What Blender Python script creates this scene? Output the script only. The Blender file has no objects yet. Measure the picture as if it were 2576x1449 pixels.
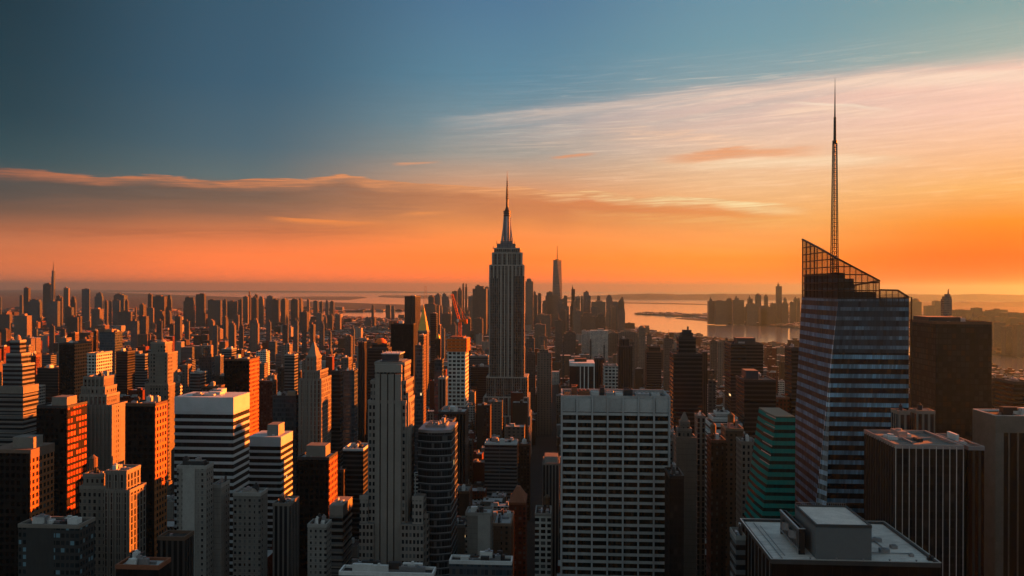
import bpy, math, random
from mathutils import Vector
random.seed(7)
scene = bpy.context.scene
col = scene.collection
# ------------------------------------------------------------------ camera
EYE = 260.0                     # metres above the street: a rooftop deck
FOC = 2138.0                    # focal length in units of a 2576 px wide frame
YAW = math.radians(3.5)         # street grid runs 3.5 degrees right of the view
ROLL = math.radians(0.2)
cd = bpy.data.cameras.new('camera'); cam = bpy.data.objects.new('camera', cd); col.objects.link(cam)
cam.location = (0, 0, EYE)
cam.rotation_mode = 'XYZ'
from mathutils import Matrix
cam.matrix_world = Matrix.Translation((0, 0, EYE)) @ Matrix.Rotation(YAW, 4, 'Z') @ Matrix.Rotation(math.radians(90), 4, 'X') @ Matrix.Rotation(ROLL, 4, 'Z')
cd.sensor_width = 36; cd.lens = 36 * FOC / 2576
cd.clip_start = 1; cd.clip_end = 200000
scene.camera = cam
scene.render.resolution_x, scene.render.resolution_y = 1024, 576
scene.view_settings.view_transform = 'Standard'; scene.view_settings.look = 'None'
scene.view_settings.gamma = 1; scene.view_settings.use_curve_mapping = False
EXPO = 2.2
scene.view_settings.exposure = EXPO
scene.cycles.volume_bounces = 0
scene.cycles.max_bounces = 5; scene.cycles.glossy_bounces = 3; scene.cycles.diffuse_bounces = 0
scene.cycles.transparent_max_bounces = 12
scene.cycles.use_denoising = True
# ------------------------------------------------------------------ sun
SUN_AZ = math.radians(60)     # right of +Y
SUN_EL = math.radians(8.5)
sdir = Vector((math.sin(SUN_AZ) * math.cos(SUN_EL), math.cos(SUN_AZ) * math.cos(SUN_EL), math.sin(SUN_EL)))
sl = bpy.data.lights.new('sun', 'SUN'); sl.energy = 5.0; sl.angle = math.radians(0.5); sl.color = (1.0, 0.185, 0.012)
so = bpy.data.objects.new('sun', sl); so.rotation_euler = sdir.to_track_quat('Z', 'Y').to_euler(); so.location = (500, 400, 700)
col.objects.link(so)

# ------------------------------------------------------------------ node helpers
def lin(c):
    return tuple(((v / 255) / 12.92 if v <= 10 else (((v / 255) + 0.055) / 1.055) ** 2.4) for v in c)

class T:
    """a node tree with terse math"""
    def __init__(s, nt): s.nt = nt; s.nt.nodes.clear()
    def n(s, typ, **kw):
        nd = s.nt.nodes.new(typ)
        for k, v in kw.items(): setattr(nd, k, v)
        return nd
    def put(s, sock, v):
        if isinstance(v, E): s.nt.links.new(v.s, sock)
        elif isinstance(v, bpy.types.NodeSocket): s.nt.links.new(v, sock)
        else: sock.default_value = v
    def m(s, op, *a, clamp=False):
        nd = s.n('ShaderNodeMath', operation=op, use_clamp=clamp)
        for i, v in enumerate(a): s.put(nd.inputs[i], v)
        return E(s, nd.outputs[0])
    def ss(s, v, a, b):            # smoothstep a->b gives 0..1
        nd = s.n('ShaderNodeMapRange', interpolation_type='SMOOTHSTEP')
        s.put(nd.inputs[0], v); s.put(nd.inputs[1], a); s.put(nd.inputs[2], b)
        return E(s, nd.outputs[0])
    def ramp(s, fac, stops, interp='LINEAR'):
        nd = s.n('ShaderNodeValToRGB'); r = nd.color_ramp; r.interpolation = interp
        while len(r.elements) < len(stops): r.elements.new(0.5)
        for e, (p, c) in zip(r.elements, sorted(stops, key=lambda q: q[0])):
            e.position = p; e.color = (*c, 1) if hasattr(c, '__len__') else (c, c, c, 1)
        s.put(nd.inputs[0], fac)
        return E(s, nd.outputs[0])
    def mix(s, f, a, b, mode='MIX'):
        nd = s.n('ShaderNodeMix', data_type='RGBA', blend_type=mode)
        s.put(nd.inputs[0], f)
        for i, v in ((6, a), (7, b)):
            if isinstance(v, tuple) and len(v) == 3: v = (*v, 1)
            s.put(nd.inputs[i], v)
        return E(s, nd.outputs[2])
    def xyz(s, x, y, z=0.0):
        nd = s.n('ShaderNodeCombineXYZ')
        for i, v in enumerate((x, y, z)): s.put(nd.inputs[i], v)
        return E(s, nd.outputs[0])
    def noise(s, vec, scale, detail=3, rough=0.5, dist=0.0, dim='3D'):
        nd = s.n('ShaderNodeTexNoise', noise_dimensions=dim)
        s.put(nd.inputs['Vector'], vec); nd.inputs['Scale'].default_value = scale
        nd.inputs['Detail'].default_value = detail; nd.inputs['Roughness'].default_value = rough
        nd.inputs['Distortion'].default_value = dist
        return E(s, nd.outputs[0])
class E:
    def __init__(s, t, sock): s.t = t; s.s = sock
    def __add__(s, o): return s.t.m('ADD', s, o)
    def __radd__(s, o): return s.t.m('ADD', o, s)
    def __sub__(s, o): return s.t.m('SUBTRACT', s, o)
    def __rsub__(s, o): return s.t.m('SUBTRACT', o, s)
    def __mul__(s, o): return s.t.m('MULTIPLY', s, o)
    def __rmul__(s, o): return s.t.m('MULTIPLY', o, s)
    def __truediv__(s, o): return s.t.m('DIVIDE', s, o)

# ------------------------------------------------------------------ sky: colours by compass bearing and height, cirrus drawn with noise
def azel(x, y):                  # frame units (2576 wide) -> bearing and height in degrees
    az = math.atan((x - 1288) / FOC); el = math.atan((724.5 - y) * math.cos(az) / FOC)
    return math.degrees(az), math.degrees(el)
world = bpy.data.worlds.new('World'); scene.world = world; world.use_nodes = True
t = T(world.node_tree)
KX = 2 ** -EXPO
def skyc(c): return tuple(v * KX for v in lin(c))
tc = t.n('ShaderNodeTexCoord'); sep = t.n('ShaderNodeSeparateXYZ'); t.nt.links.new(tc.outputs['Generated'], sep.inputs[0])
dx, dy, dz = (E(t, sep.outputs[i]) for i in range(3))
r2 = t.m('SQRT', dx * dx + dy * dy)
DEG = 180 / math.pi
el = t.m('ARCTAN2', dz, r2) * DEG
azw = t.m('ARCTAN2', dx, dy) * DEG + math.degrees(YAW)      # degrees right of the view axis
az = azw
ef = t.m('MULTIPLY', t.m('MAXIMUM', el, 0.0), 1 / 30.0, clamp=True)
def rmp(l): return t.ramp(ef, [(e / 30.0, skyc(c)) for e, c in l])
RL = rmp([(0, (190, 98, 62)), (1.5, (190, 100, 62)), (3, (178, 105, 75)), (4.5, (125, 92, 80)), (6, (82, 90, 96)), (7.5, (52, 79, 93)), (10, (36, 65, 82)), (16, (28, 54, 71)), (30, (24, 47, 66))])
RCL = rmp([(0, (238, 105, 56)), (2, (238, 115, 62)), (4, (205, 122, 84)), (5.6, (150, 118, 104)), (7, (100, 116, 126)), (9, (78, 106, 128)), (13, (60, 96, 126)), (18, (57, 92, 122)), (30, (45, 80, 115))])
RC = rmp([(0, (252, 100, 42)), (2, (255, 120, 48)), (4.5, (255, 155, 88)), (6.2, (235, 158, 115)), (7.6, (205, 165, 145)), (9, (160, 160, 162)), (11, (125, 152, 172)), (14, (95, 140, 173)), (18.7, (82, 124, 165)), (30, (60, 100, 150))])
RCR = rmp([(0, (255, 106, 26)), (2, (255, 134, 44)), (4.5, (255, 183, 112)), (7, (250, 200, 160)), (9.5, (240, 203, 186)), (11.3, (205, 190, 192)), (13, (150, 172, 187)), (15.5, (118, 160, 184)), (18, (110, 153, 182)), (30, (70, 115, 160))])
RR = rmp([(0, (255, 66, 0)), (2, (255, 92, 3)), (4, (255, 142, 34)), (6, (255, 186, 115)), (8.5, (255, 200, 170)), (11, (250, 205, 192)), (12.8, (212, 198, 196)), (14, (160, 180, 184)), (16.5, (130, 166, 178)), (30, (90, 130, 160))])
RB = rmp([(0, (150, 160, 168)), (6, (160, 174, 182)), (18, (160, 178, 190)), (30, (130, 152, 170))])
c = t.mix(t.ss(az, -33.0, -16.0), RL, RCL)
c = t.mix(t.ss(az, -18.0, 0.0), c, RC)
c = t.mix(t.ss(az, -1.0, 17.0), c, RCR)
c = t.mix(t.ss(az, 15.0, 31.0), c, RR)
# the sky round and behind the deck is plain dusk blue
c = t.mix(t.m('MAXIMUM', t.ss(az, 58.0, 92.0), t.ss(az, -33.0, -62.0)), c, RB)
hi = t.ss(el, 25.0, 60.0)
c = t.mix(hi, c, skyc((98, 114, 132)))
# clouds
def curve(pts, idx=1):           # value as a function of bearing
    st = []
    for x, v in pts: st.append(((math.degrees(math.atan((x - 1288) / FOC)) + 40) / 80, v))
    return t.ramp((az + 40.0) / 80.0, st)
wv = t.xyz(az * 0.09, el * 0.5, 0.0)
n1 = t.noise(wv, 2.2, 4, 0.55, 0.6)
n2 = t.noise(t.xyz(az * 0.05 + 7.0, el * 0.9 + az * 0.03, 3.0), 2.0, 5, 0.6, 0.8)
n3 = t.noise(t.xyz(az * 0.12, el * 1.6 - az * 0.05, 9.0), 2.0, 5, 0.62, 1.0)
def streak(base, pts, up, dn, colr, strength, wob=0.5, tex=None, tx=0.7):
    e0 = curve([(x, azel(x, y)[1] / 20) for x, y in pts]) * 20.0
    d = el - e0 - (n1 - 0.5) * wob - (n3 - 0.5) * wob * 0.6
    mk = t.ss(d, up, 0.0) * t.ss(d, -dn, -dn * 0.15) if dn > up else t.ss(t.m('ABSOLUTE', d), dn, 0.0)
    mk = mk * curve(strength)
    if tex is not None: mk = mk * (t.ss(tex, 0.35, 0.65) * tx + (1 - tx))
    if isinstance(colr, tuple): colr = skyc(colr)
    return t.mix(mk, base, colr)
# wide pale sheet of cirrus climbing to the right, made of fibres
fib = t.noise(t.xyz(az * 0.035 + 3.0, el * 1.0 - az * 0.11, 1.0), 2.0, 6, 0.65, 0.5)
fib2 = t.noise(t.xyz(az * 0.10 + 1.0, el * 2.6 - az * 0.10, 5.0), 2.0, 5, 0.65, 1.2)
c = streak(c, [(900, 335), (1300, 300), (1900, 226), (2576, 176)], 1.2, 4.2, (255, 208, 200), [(1050, 0), (1400, .28), (1900, .55), (2250, .8), (2576, .95)], 1.0, fib, .45)
c = streak(c, [(1050, 307), (1300, 287), (1500, 264), (1900, 222), (2200, 192), (2576, 178)], .3, .9, (255, 226, 214), [(1060, 0), (1250, .3), (1450, .38), (1700, .3), (2000, .45), (2200, .8), (2576, 1)], 0.5, fib, .6)
c = streak(c, [(1000, 350), (1400, 320), (1900, 262)], .3, .9, (205, 195, 190), [(1080, 0), (1350, .35), (1650, .45), (1950, 0)], 0.8, fib2, .95)
c = streak(c, [(1200, 372), (1500, 345), (1800, 330)], .3, .7, (215, 190, 178), [(1200, 0), (1400, .4), (1650, .5), (1820, 0)], 0.8, fib2, .95)
c = streak(c, [(1500, 322), (1750, 335), (1960, 368)], .4, .9, (252, 205, 180), [(1480, 0), (1620, .55), (1760, .75), (1900, .4), (1990, 0)], 1.4, fib2, .9)
c = streak(c, [(1900, 288), (2060, 268), (2300, 282)], .25, .55, (255, 222, 206), [(1900, 0), (2000, .75), (2120, .7), (2300, 0)], 0.5, fib2, .5)
c = streak(c, [(1900, 250), (2150, 262), (2300, 275)], .08, .22, (255, 235, 222), [(1960, 0), (2050, .7), (2160, .6), (2260, 0)], 0.3)
# small dark orange cloud with a bright underside
c = streak(c, [(1600, 414), (1950, 398), (2300, 392)], .35, .7, (255, 224, 196), [(1600, 0), (1760, .6), (1900, .9), (2050, .9), (2200, .6), (2330, 0)], 0.5, fib2, .3)
c = streak(c, [(1650, 399), (1850, 375), (2080, 367)], .3, .8, (238, 150, 96), [(1640, 0), (1740, .7), (1830, .9), (1960, .7), (2040, .3), (2090, 0)], 0.9, fib2, .5)
c = streak(c, [(1380, 396), (1500, 384)], .1, .22, (245, 155, 105), [(1380, 0), (1410, .8), (1470, .7), (1502, 0)], 0.25, fib2, .3)
c = streak(c, [(980, 413), (1110, 408)], .07, .16, (235, 160, 120), [(985, 0), (1010, .7), (1070, .6), (1110, 0)], 0.25, fib2, .3)
# long low bank across the left with a lit upper rim
BANK = [(-60, 430), (120, 436), (250, 450), (380, 446), (520, 456), (640, 455), (760, 456), (860, 441), (940, 458), (1100, 464), (1250, 478), (1330, 476), (1410, 490), (1470, 478), (1560, 492), (1660, 494), (1750, 500), (1820, 502), (1900, 512), (2060, 524)]
dkc = t.ramp((az + 40.0) / 80.0, [(.1, skyc((84, 78, 80))), (.3, skyc((122, 92, 82))), (.45, skyc((190, 122, 88))), (.58, skyc((222, 130, 82))), (.75, skyc((246, 148, 78)))])
c = streak(c, BANK, .10, 3.6, dkc, [(-60, .85), (640, .9), (1100, .9), (1400, .95), (1800, .85), (2060, 0)], 0.7, fib2, .3)
rim = t.ramp((az + 40.0) / 80.0, [(.1, skyc((205, 120, 90))), (.3, skyc((242, 150, 102))), (.5, skyc((250, 178, 128))), (.62, skyc((255, 228, 180))), (.75, skyc((255, 236, 190)))])
c = streak(c, BANK, .12, .75, rim, [(-60, .55), (640, .85), (1000, .8), (1300, .85), (1500, .95), (1900, 1), (2050, 0)], 0.8, fib2, .7)
c = streak(c, [(0, 505), (500, 512), (1000, 522)], .3, .8, (150, 105, 88), [(-60, .3), (500, .5), (1000, .3), (1150, 0)], 0.9, fib2, .9)
c = streak(c, [(0, 578), (300, 584), (900, 575)], .35, .9, (160, 92, 68), [(-60, .55), (300, .5), (900, .35), (1100, 0)], 0.7, fib2, .8)
c = streak(c, [(660, 548), (950, 562)], .1, .4, (255, 148, 80), [(660, 0), (740, .85), (880, .7), (980, 0)], 0.35, fib2, .4)
c = streak(c, [(980, 540), (1150, 532)], .1, .3, (255, 158, 90), [(980, 0), (1060, .6), (1160, 0)], 0.3, fib2, .3)
c = streak(c, [(1400, 530), (1800, 548), (2100, 560)], .3, .9, (255, 200, 130), [(1400, 0), (1600, .4), (1900, .4), (2150, 0)], 0.7, fib2, .9)
# faint fibres everywhere in the right half
c = t.mix(t.ss(fib2, .5, .75) * t.ss(az, -4.0, 14.0) * t.ss(el, 4.0, 8.0) * t.ss(el, 16.0, 12.0) * 0.40, c, skyc((255, 222, 205)))
tx = (fib2 - .5) * t.ss(el, 3.0, 6.0) * t.ss(el, 17.0, 13.0) * t.ss(az, -25.0, 5.0) * .38 + (n2 - .5) * t.ss(el, 9.0, 5.0) * t.ss(el, .5, 2.0) * .22 + 1.0
c = t.mix(1.0, c, t.xyz(tx, tx, tx), 'MULTIPLY')
boost = t.ss(el, 5.0, .3) * (0.75 - t.ss(az, 8.0, 30.0) * 0.6) + 1.0
c = t.mix(1.0, c, t.xyz(boost, boost * .98, boost * .85), 'MULTIPLY')
ns = t.n('ShaderNodeTexSky', sky_type='NISHITA', sun_disc=False, sun_elevation=SUN_EL, sun_rotation=SUN_AZ, altitude=260, air_density=1.5, dust_density=3, ozone_density=2)
nsc = t.mix(1.0, E(t, ns.outputs[0]), (0.012, 0.012, 0.012), 'MULTIPLY')
c = t.mix(0.06, c, nsc)
bg = t.n('ShaderNodeBackground'); t.put(bg.inputs[0], c); bg.inputs[1].default_value = 1.0
wo = t.n('ShaderNodeOutputWorld'); t.nt.links.new(bg.outputs[0], wo.inputs[0])

# ------------------------------------------------------------------ materials
MATS = {}
def base_mat(name):
    m = bpy.data.materials.new(name); m.use_nodes = True
    tt = T(m.node_tree)
    out = tt.n('ShaderNodeOutputMaterial'); bs = tt.n('ShaderNodeBsdfPrincipled')
    tt.nt.links.new(bs.outputs[0], out.inputs[0])
    return m, tt, bs
def objcoord(tt):
    return tt.n('ShaderNodeTexCoord').outputs['Object']
def plain(name, colr, rough=0.8, metal=0.0, var=0.35, scale=0.15, spec=0.3):
    """one colour with blotches, streaks and a change from thing to thing"""
    if name in MATS: return MATS[name]
    m, tt, bs = base_mat(name)
    oc = objcoord(tt)
    a = tt.noise(oc, scale, 4, 0.6); b = tt.noise(oc, scale * 9, 2, 0.5)
    rnd = E(tt, tt.n('ShaderNodeObjectInfo').outputs['Random'])
    k = (a - 0.5) * (2 * var) + (b - 0.5) * var + (rnd - 0.5) * 0.25 + 1.0
    tt.put(bs.inputs['Base Color'], tt.mix(1.0, colr, tt.xyz(k, k, k), 'MULTIPLY'))
    bs.inputs['Roughness'].default_value = rough; bs.inputs['Metallic'].default_value = metal
    bs.inputs['Specular IOR Level'].default_value = spec
    MATS[name] = m; return m
def facade(name, wall, glass=(.012, .014, .018), pu=3.2, pv=3.8, wu=.55, wv=.55, metal=0.0, grough=.18, blind=.25, blindc=(.10, .105, .11), lit=0.0006, wrough=.8, floorline=0.0, pier=0.0, bigu=0.0, wvar=.3, irr=0.0, panel=0.0, spec=.35):
    """wall with a grid of windows in metres (UV); every pane has its own tone, some have blinds, very few a lamp on"""
    if name in MATS: return MATS[name]
    m, tt, bs = base_mat(name)
    sp = tt.n('ShaderNodeSeparateXYZ'); tt.nt.links.new(tt.n('ShaderNodeUVMap').outputs[0], sp.inputs[0])
    u = E(tt, sp.outputs[0]) / pu; v = E(tt, sp.outputs[1]) / pv
    fu = tt.m('FRACT', u); fv = tt.m('FRACT', v)
    au = tt.m('ABSOLUTE', fu - 0.5); av = tt.m('ABSOLUTE', fv - 0.5)
    rnd = E(tt, tt.n('ShaderNodeObjectInfo').outputs['Random'])
    hw_ = wu / 2
    if irr:
        cn = tt.n('ShaderNodeTexWhiteNoise', noise_dimensions='2D'); tt.put(cn.inputs[0], tt.xyz(tt.m('FLOOR', u), rnd * 91.0))
        hw_ = E(tt, cn.outputs[0]) * (wu * .35) + wu * .33
        cb = tt.n('ShaderNodeTexWhiteNoise', noise_dimensions='2D'); tt.put(cb.inputs[0], tt.xyz(tt.m('FLOOR', u * .34), rnd * 53.0))
    win = tt.m('MULTIPLY', tt.m('LESS_THAN', au, hw_), tt.m('LESS_THAN', av, wv / 2))
    if irr: win = win * tt.m('GREATER_THAN', E(tt, cb.outputs[0]), irr)
    if bigu:                       # a wider pier every bigu metres
        f2 = tt.m('FRACT', E(tt, sp.outputs[0]) / bigu)
        win = win * tt.m('LESS_THAN', tt.m('ABSOLUTE', f2 - 0.5), 0.41)
    wn = tt.n('ShaderNodeTexWhiteNoise', noise_dimensions='3D')
    tt.put(wn.inputs[0], tt.xyz(tt.m('FLOOR', u), tt.m('FLOOR', v), rnd * 37.0))
    r = E(tt, wn.outputs[0]); sc = tt.n('ShaderNodeSeparateColor'); tt.nt.links.new(wn.outputs[1], sc.inputs[0]); r3 = E(tt, sc.outputs[1])
    oc = objcoord(tt)
    a = tt.noise(oc, .05, 4, .6); st = tt.n('ShaderNodeMapping'); st.inputs['Scale'].default_value = (1, 1, .12)
    tt.nt.links.new(oc, st.inputs[0]); b = tt.noise(E(tt, st.outputs[0]), .7, 3, .6)
    k = (a - .5) * (2 * wvar) + (b - .5) * (1.6 * wvar) + (rnd - .5) * .35 + 1.0
    wc = tt.mix(1.0, wall, tt.xyz(k, k, k), 'MULTIPLY')
    if floorline: fl = 1.0 - tt.m('LESS_THAN', fv, floorline) * .35; wc = tt.mix(1.0, wc, tt.xyz(fl, fl, fl), 'MULTIPLY')
    if panel:
        pn = tt.n('ShaderNodeTexWhiteNoise', noise_dimensions='3D'); tt.put(pn.inputs[0], tt.xyz(tt.m('FLOOR', u), tt.m('FLOOR', v + .5), rnd))
        big = tt.noise(tt.xyz(u * .12, v * .16, rnd), 1.0, 3, .6)
        pk = (E(tt, pn.outputs[0]) * (panel) + 1.0 - panel * .5) * (tt.ss(big, .3, .7) * .7 + .6) * (1.0 - tt.m('GREATER_THAN', au, .46) * .6)
        wc = tt.mix(1.0, wc, tt.xyz(pk, pk, pk), 'MULTIPLY')
    gk = r * .9 + .55
    gc = tt.mix(1.0, glass, tt.xyz(gk, gk, gk), 'MULTIPLY')
    isb = tt.m('LESS_THAN', r3, blind)
    gc = tt.mix(isb, gc, blindc)
    tt.put(bs.inputs['Base Color'], tt.mix(win, wc, gc))
    tt.put(bs.inputs['Roughness'], win * (grough - wrough) + wrough)
    tt.put(bs.inputs['Metallic'], win * metal * (1 - isb * .7))
    tt.put(bs.inputs['Specular IOR Level'], win * (spec - .12) + .12)
    if lit:
        L = tt.m('LESS_THAN', r, lit) * win
        tt.put(bs.inputs['Emission Color'], (1.0, .62, .28, 1)); tt.put(bs.inputs['Emission Strength'], L * .25)
    MATS[name] = m; return m

stone = facade('limestone', (.18, .158, .14), irr=.22, floorline=.06, pu=2.8, pv=3.7, wu=.42, wv=.55, blind=.2)
stone_pier = facade('limestone_piers', (.20, .178, .16), pu=3.4, pv=3.8, wu=.5, wv=.82, blind=.1)
pale = facade('pale_brick', (.215, .205, .195), irr=.25, floorline=.06, pu=2.6, pv=3.1, wu=.42, wv=.45)
white_grid = facade('white_grid', (.52, .52, .50), pu=4.0, pv=3.7, wu=.72, wv=.6)
tan = facade('tan_brick', (.12, .08, .06), irr=.22, floorline=.06, pu=3.2, pv=3.4, wu=.42, wv=.5)
redb = facade('red_brick', (.12, .03, .018), irr=.22, floorline=.06, pu=3.4, pv=3.6, wu=.5, wv=.55)
brown = facade('brown_brick', (.05, .034, .028), irr=.22, floorline=.06, pu=3.4, pv=3.6, wu=.45, wv=.55)
bronze = facade('bronze_glass', (.018, .020, .023), (.026, .029, .033), pu=3.0, pv=3.9, wu=.86, wv=.82, metal=.0, grough=.6, spec=.08, lit=0, blind=.12, blindc=(.05, .035, .028))
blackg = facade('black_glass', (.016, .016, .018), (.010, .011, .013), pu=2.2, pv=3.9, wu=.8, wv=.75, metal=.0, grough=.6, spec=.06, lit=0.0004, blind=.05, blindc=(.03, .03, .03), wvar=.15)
blueg = facade('blue_glass', (.06, .075, .09), (.10, .15, .20), pu=1.8, pv=3.9, wu=.9, wv=.68, metal=.7, grough=.12, blind=.15)
grey_band = facade('grey_bands', (.13, .14, .15), (.014, .016, .02), pu=60, pv=3.9, wu=.995, wv=.52, blind=0)
pale_band = facade('pale_bands', (.46, .47, .48), (.014, .016, .02), pu=60, pv=3.9, wu=.995, wv=.55, blind=0)
dark_band = facade('dark_bands', (.05, .05, .052), (.012, .013, .015), pu=60, pv=3.7, wu=.995, wv=.6, blind=0)
vert = facade('vertical_ribs', (.17, .165, .16), (.014, .016, .02), pu=2.9, pv=400, wu=.6, wv=.99, blind=0)
vert_dark = facade('dark_vertical_ribs', (.05, .046, .045), (.010, .011, .013), pu=2.6, pv=400, wu=.6, wv=.99, blind=0)
hazy = facade('hazy_tower', (.085, .08, .08), (.03, .03, .035), pu=4.2, pv=4.0, wu=.6, wv=.5, blind=.1, lit=0)
hazy2 = facade('hazy_slab', (.15, .125, .11), (.04, .04, .045), pu=5.2, pv=4.0, wu=.5, wv=.45, blind=.1, lit=0)
hazy3 = facade('hazy_glass', (.10, .11, .125), (.07, .09, .11), pu=3.2, pv=4.0, wu=.8, wv=.7, metal=.5, lit=0)
stonep = plain('stone_plain', (.22, .195, .175)); palep = plain('pale_plain', (.30, .295, .285)); whitep = plain('white_metal', (.62, .63, .64), .5)
darkp = plain('dark_metal', (.035, .036, .04), .55); blackp = plain('black_panel', (.014, .014, .016), .5, var=.2)
brownp = plain('brown_plain', (.10, .062, .045)); tanp = plain('tan_plain', (.26, .18, .13)); redp = plain('rust_plain', (.24, .09, .05))
tar = plain('roof_tar', (.035, .034, .036), .9, var=.6, scale=.25); gravel = plain('roof_gravel', (.16, .155, .15), .9, var=.5, scale=.3)
membrane = plain('roof_white_membrane', (.42, .43, .44), .7, var=.5, scale=.2)
steel = plain('galvanised_steel', (.30, .31, .33), .45, .6); dark_steel = plain('dark_steel', (.03, .03, .035), .5, .4)
glassp = plain('dark_window_glass', (.02, .022, .026), .12, .0, var=.5, scale=.3, spec=.6)
bluegp = plain('blue_window_glass', (.09, .13, .17), .12, .6, var=.5, scale=.3)
copper = plain('green_copper', (.10, .20, .17), .7); gold = plain('gilded_roof', (.55, .33, .08), .4, .6)
wood = plain('tank_wood', (.14, .09, .06)); orange_net = plain('orange_safety_netting', (.75, .16, .03), .85)
FAC = dict(stone=stone, pier=stone_pier, pale=pale, grid=white_grid, tan=tan, red=redb, brown=brown, bronze=bronze, black=blackg, blue=blueg,
           gband=grey_band, pband=pale_band, dband=dark_band, vert=vert, dvert=vert_dark, bwin=facade('painted_reflection_windows', (.055, .058, .06), (.02, .028, .034), pu=2.4, pv=3.6, wu=.6, wv=.55, irr=.15, blind=.22, blindc=(.16, .30, .38), lit=0), rgrid=facade('red_panel_grid', (.012, .010, .010), (.42, .09, .035), pu=3.4, pv=4.6, wu=.66, wv=.60, grough=.8, blind=.12, blindc=(.03, .02, .02), lit=0, spec=.05), opanel=facade('orange_balconies', (.40, .15, .06), (.02, .016, .014), pu=3.6, pv=4.2, wu=.62, wv=.58, blind=.1, lit=0), hz=hazy, hz2=hazy2, hz3=hazy3)  # bwin: cyan sky reflections are painted onto some panes
TRIM = dict(stone=stonep, pier=stonep, pale=palep, grid=palep, tan=tanp, red=redp, brown=brownp, bronze=brownp, black=blackp, blue=darkp,
            gband=palep, pband=whitep, dband=darkp, vert=stonep, dvert=darkp, bwin=palep, rgrid=darkp, opanel=brownp, hz=brownp, hz2=tanp, hz3=darkp)

# ------------------------------------------------------------------ meshes
class MB:
    def __init__(s): s.v = []; s.f = []; s.uv = []; s.mi = []
    def quad(s, pts, uvs=None, mi=0):
        k = len(s.v); s.v += [tuple(p) for p in pts]; s.f.append(tuple(range(k, k + len(pts))))
        s.uv += uvs if uvs else [(p[0], p[1]) for p in pts]; s.mi.append(mi)
    def prism(s, bot, top, z0, z1, mi=0, mtop=None, cap=True, base=False, u0=0.0):
        """side walls between two outlines given counter-clockwise; z1 may be a list"""
        n = len(bot); zt = z1 if isinstance(z1, (list, tuple)) else [z1] * n
        u = u0
        for i in range(n):
            j = (i + 1) % n
            L = math.hypot(bot[j][0] - bot[i][0], bot[j][1] - bot[i][1])
            s.quad([(*bot[i], z0), (*bot[j], z0), (*top[j], zt[j]), (*top[i], zt[i])], [(u, z0), (u + L, z0), (u + L, zt[j]), (u, zt[i])], mi)
            u += L + 1.7
        if cap: s.quad([(*top[i], zt[i]) for i in range(n)], None, mi if mtop is None else mtop)
        if base: s.quad([(*bot[i], z0) for i in reversed(range(n))], None, mi)
    def box(s, x0, x1, y0, y1, z0, z1, mi=0, mtop=None, base=True, u0=0.0):
        p = [(x0, y0), (x1, y0), (x1, y1), (x0, y1)]
        s.prism(p, p, z0, z1, mi, mtop, True, base, u0)
    def cyl(s, cx, cy, r0, z0, r1, z1, n=12, mi=0, cap=True, sx=1.0):
        a = [(cx + r0 * sx * math.cos(k * 2 * math.pi / n), cy + r0 * math.sin(k * 2 * math.pi / n)) for k in range(n)]
        b = [(cx + r1 * sx * math.cos(k * 2 * math.pi / n), cy + r1 * math.sin(k * 2 * math.pi / n)) for k in range(n)]
        s.prism(a, b, z0, z1, mi, None, cap and r1 > .01, True)
    def strut(s, a, b, r, mi=0):
        a = Vector(a); b = Vector(b); d = (b - a).normalized()
        e = d.cross(Vector((0, 0, 1)) if abs(d.z) < .9 else Vector((1, 0, 0))).normalized() * r; g = d.cross(e).normalized() * r
        A = [a + e + g, a - e + g, a - e - g, a + e - g]; B = [p + (b - a) for p in A]
        for i in range(4):
            j = (i + 1) % 4; s.quad([A[j], A[i], B[i], B[j]], None, mi)
        s.quad(A, None, mi); s.quad(B[::-1], None, mi)
    def shift(s, dx, dy, dz=0):
        s.v = [(x + dx, y + dy, z + dz) for x, y, z in s.v]; return s
    def mesh(s, name, mats):
        me = bpy.data.meshes.new(name); me.from_pydata(s.v, [], s.f)
        for m in (mats if isinstance(mats, (list, tuple)) else [mats]): me.materials.append(m)
        ul = me.uv_layers.new(name='UVMap')
        flat = [c for p in s.uv for c in p]; ul.data.foreach_set('uv', flat)
        me.polygons.foreach_set('material_index', s.mi); me.update()
        return me
    def build(s, name, mats, parent=None):
        o = bpy.data.objects.new(name, s.mesh(name, mats)); col.objects.link(o)
        if parent is not None: o.parent = parent
        return o
def boxpart(name, mat, parent, x0, x1, y0, y1, z0, z1, mtop=None, u0=None):
    b = MB(); b.box(x0, x1, y0, y1, z0, z1, 0, 1 if mtop else None, u0=random.random() * 50 if u0 is None else u0)
    return b.build(name, [mat, mtop] if mtop else mat, parent)
def like(o, parent, loc):          # another object sharing the mesh
    c = o.copy(); col.objects.link(c); c.parent = parent; c.location = loc; return c
THINGS = []
def thing(name, label, cat, loc, group=None):
    o = bpy.data.objects.new(name, None); col.objects.link(o); o.location = loc
    o['label'] = label; o['category'] = cat
    if group: o['group'] = group
    THINGS.append(o); return o
def structure(o, kind='structure', label=None):
    o['kind'] = kind
    if label: o['label'] = label
    return o
# ------------------------------------------------------------------ survey: a sight line of the photograph meets a vertical plane or the ground
cR, sR = math.cos(ROLL), math.sin(ROLL)
def ray(x, y):
    a, b = x - 1288, 724.5 - y
    a, b = a * cR + b * sR, b * cR - a * sR      # undo the slight roll (right side lower)
    r, u = a / FOC, b / FOC
    return (-math.sin(YAW) + r * math.cos(YAW), math.cos(YAW) + r * math.sin(YAW), u)
def W(x, y, Y):
    d = ray(x, y); k = Y / d[1]; return (d[0] * k, Y, EYE + d[2] * k)
def G(x, y):
    d = ray(x, y); k = EYE / -d[2]; return (d[0] * k, d[1] * k)
FOOT = []                          # ground taken by the surveyed buildings

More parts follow.
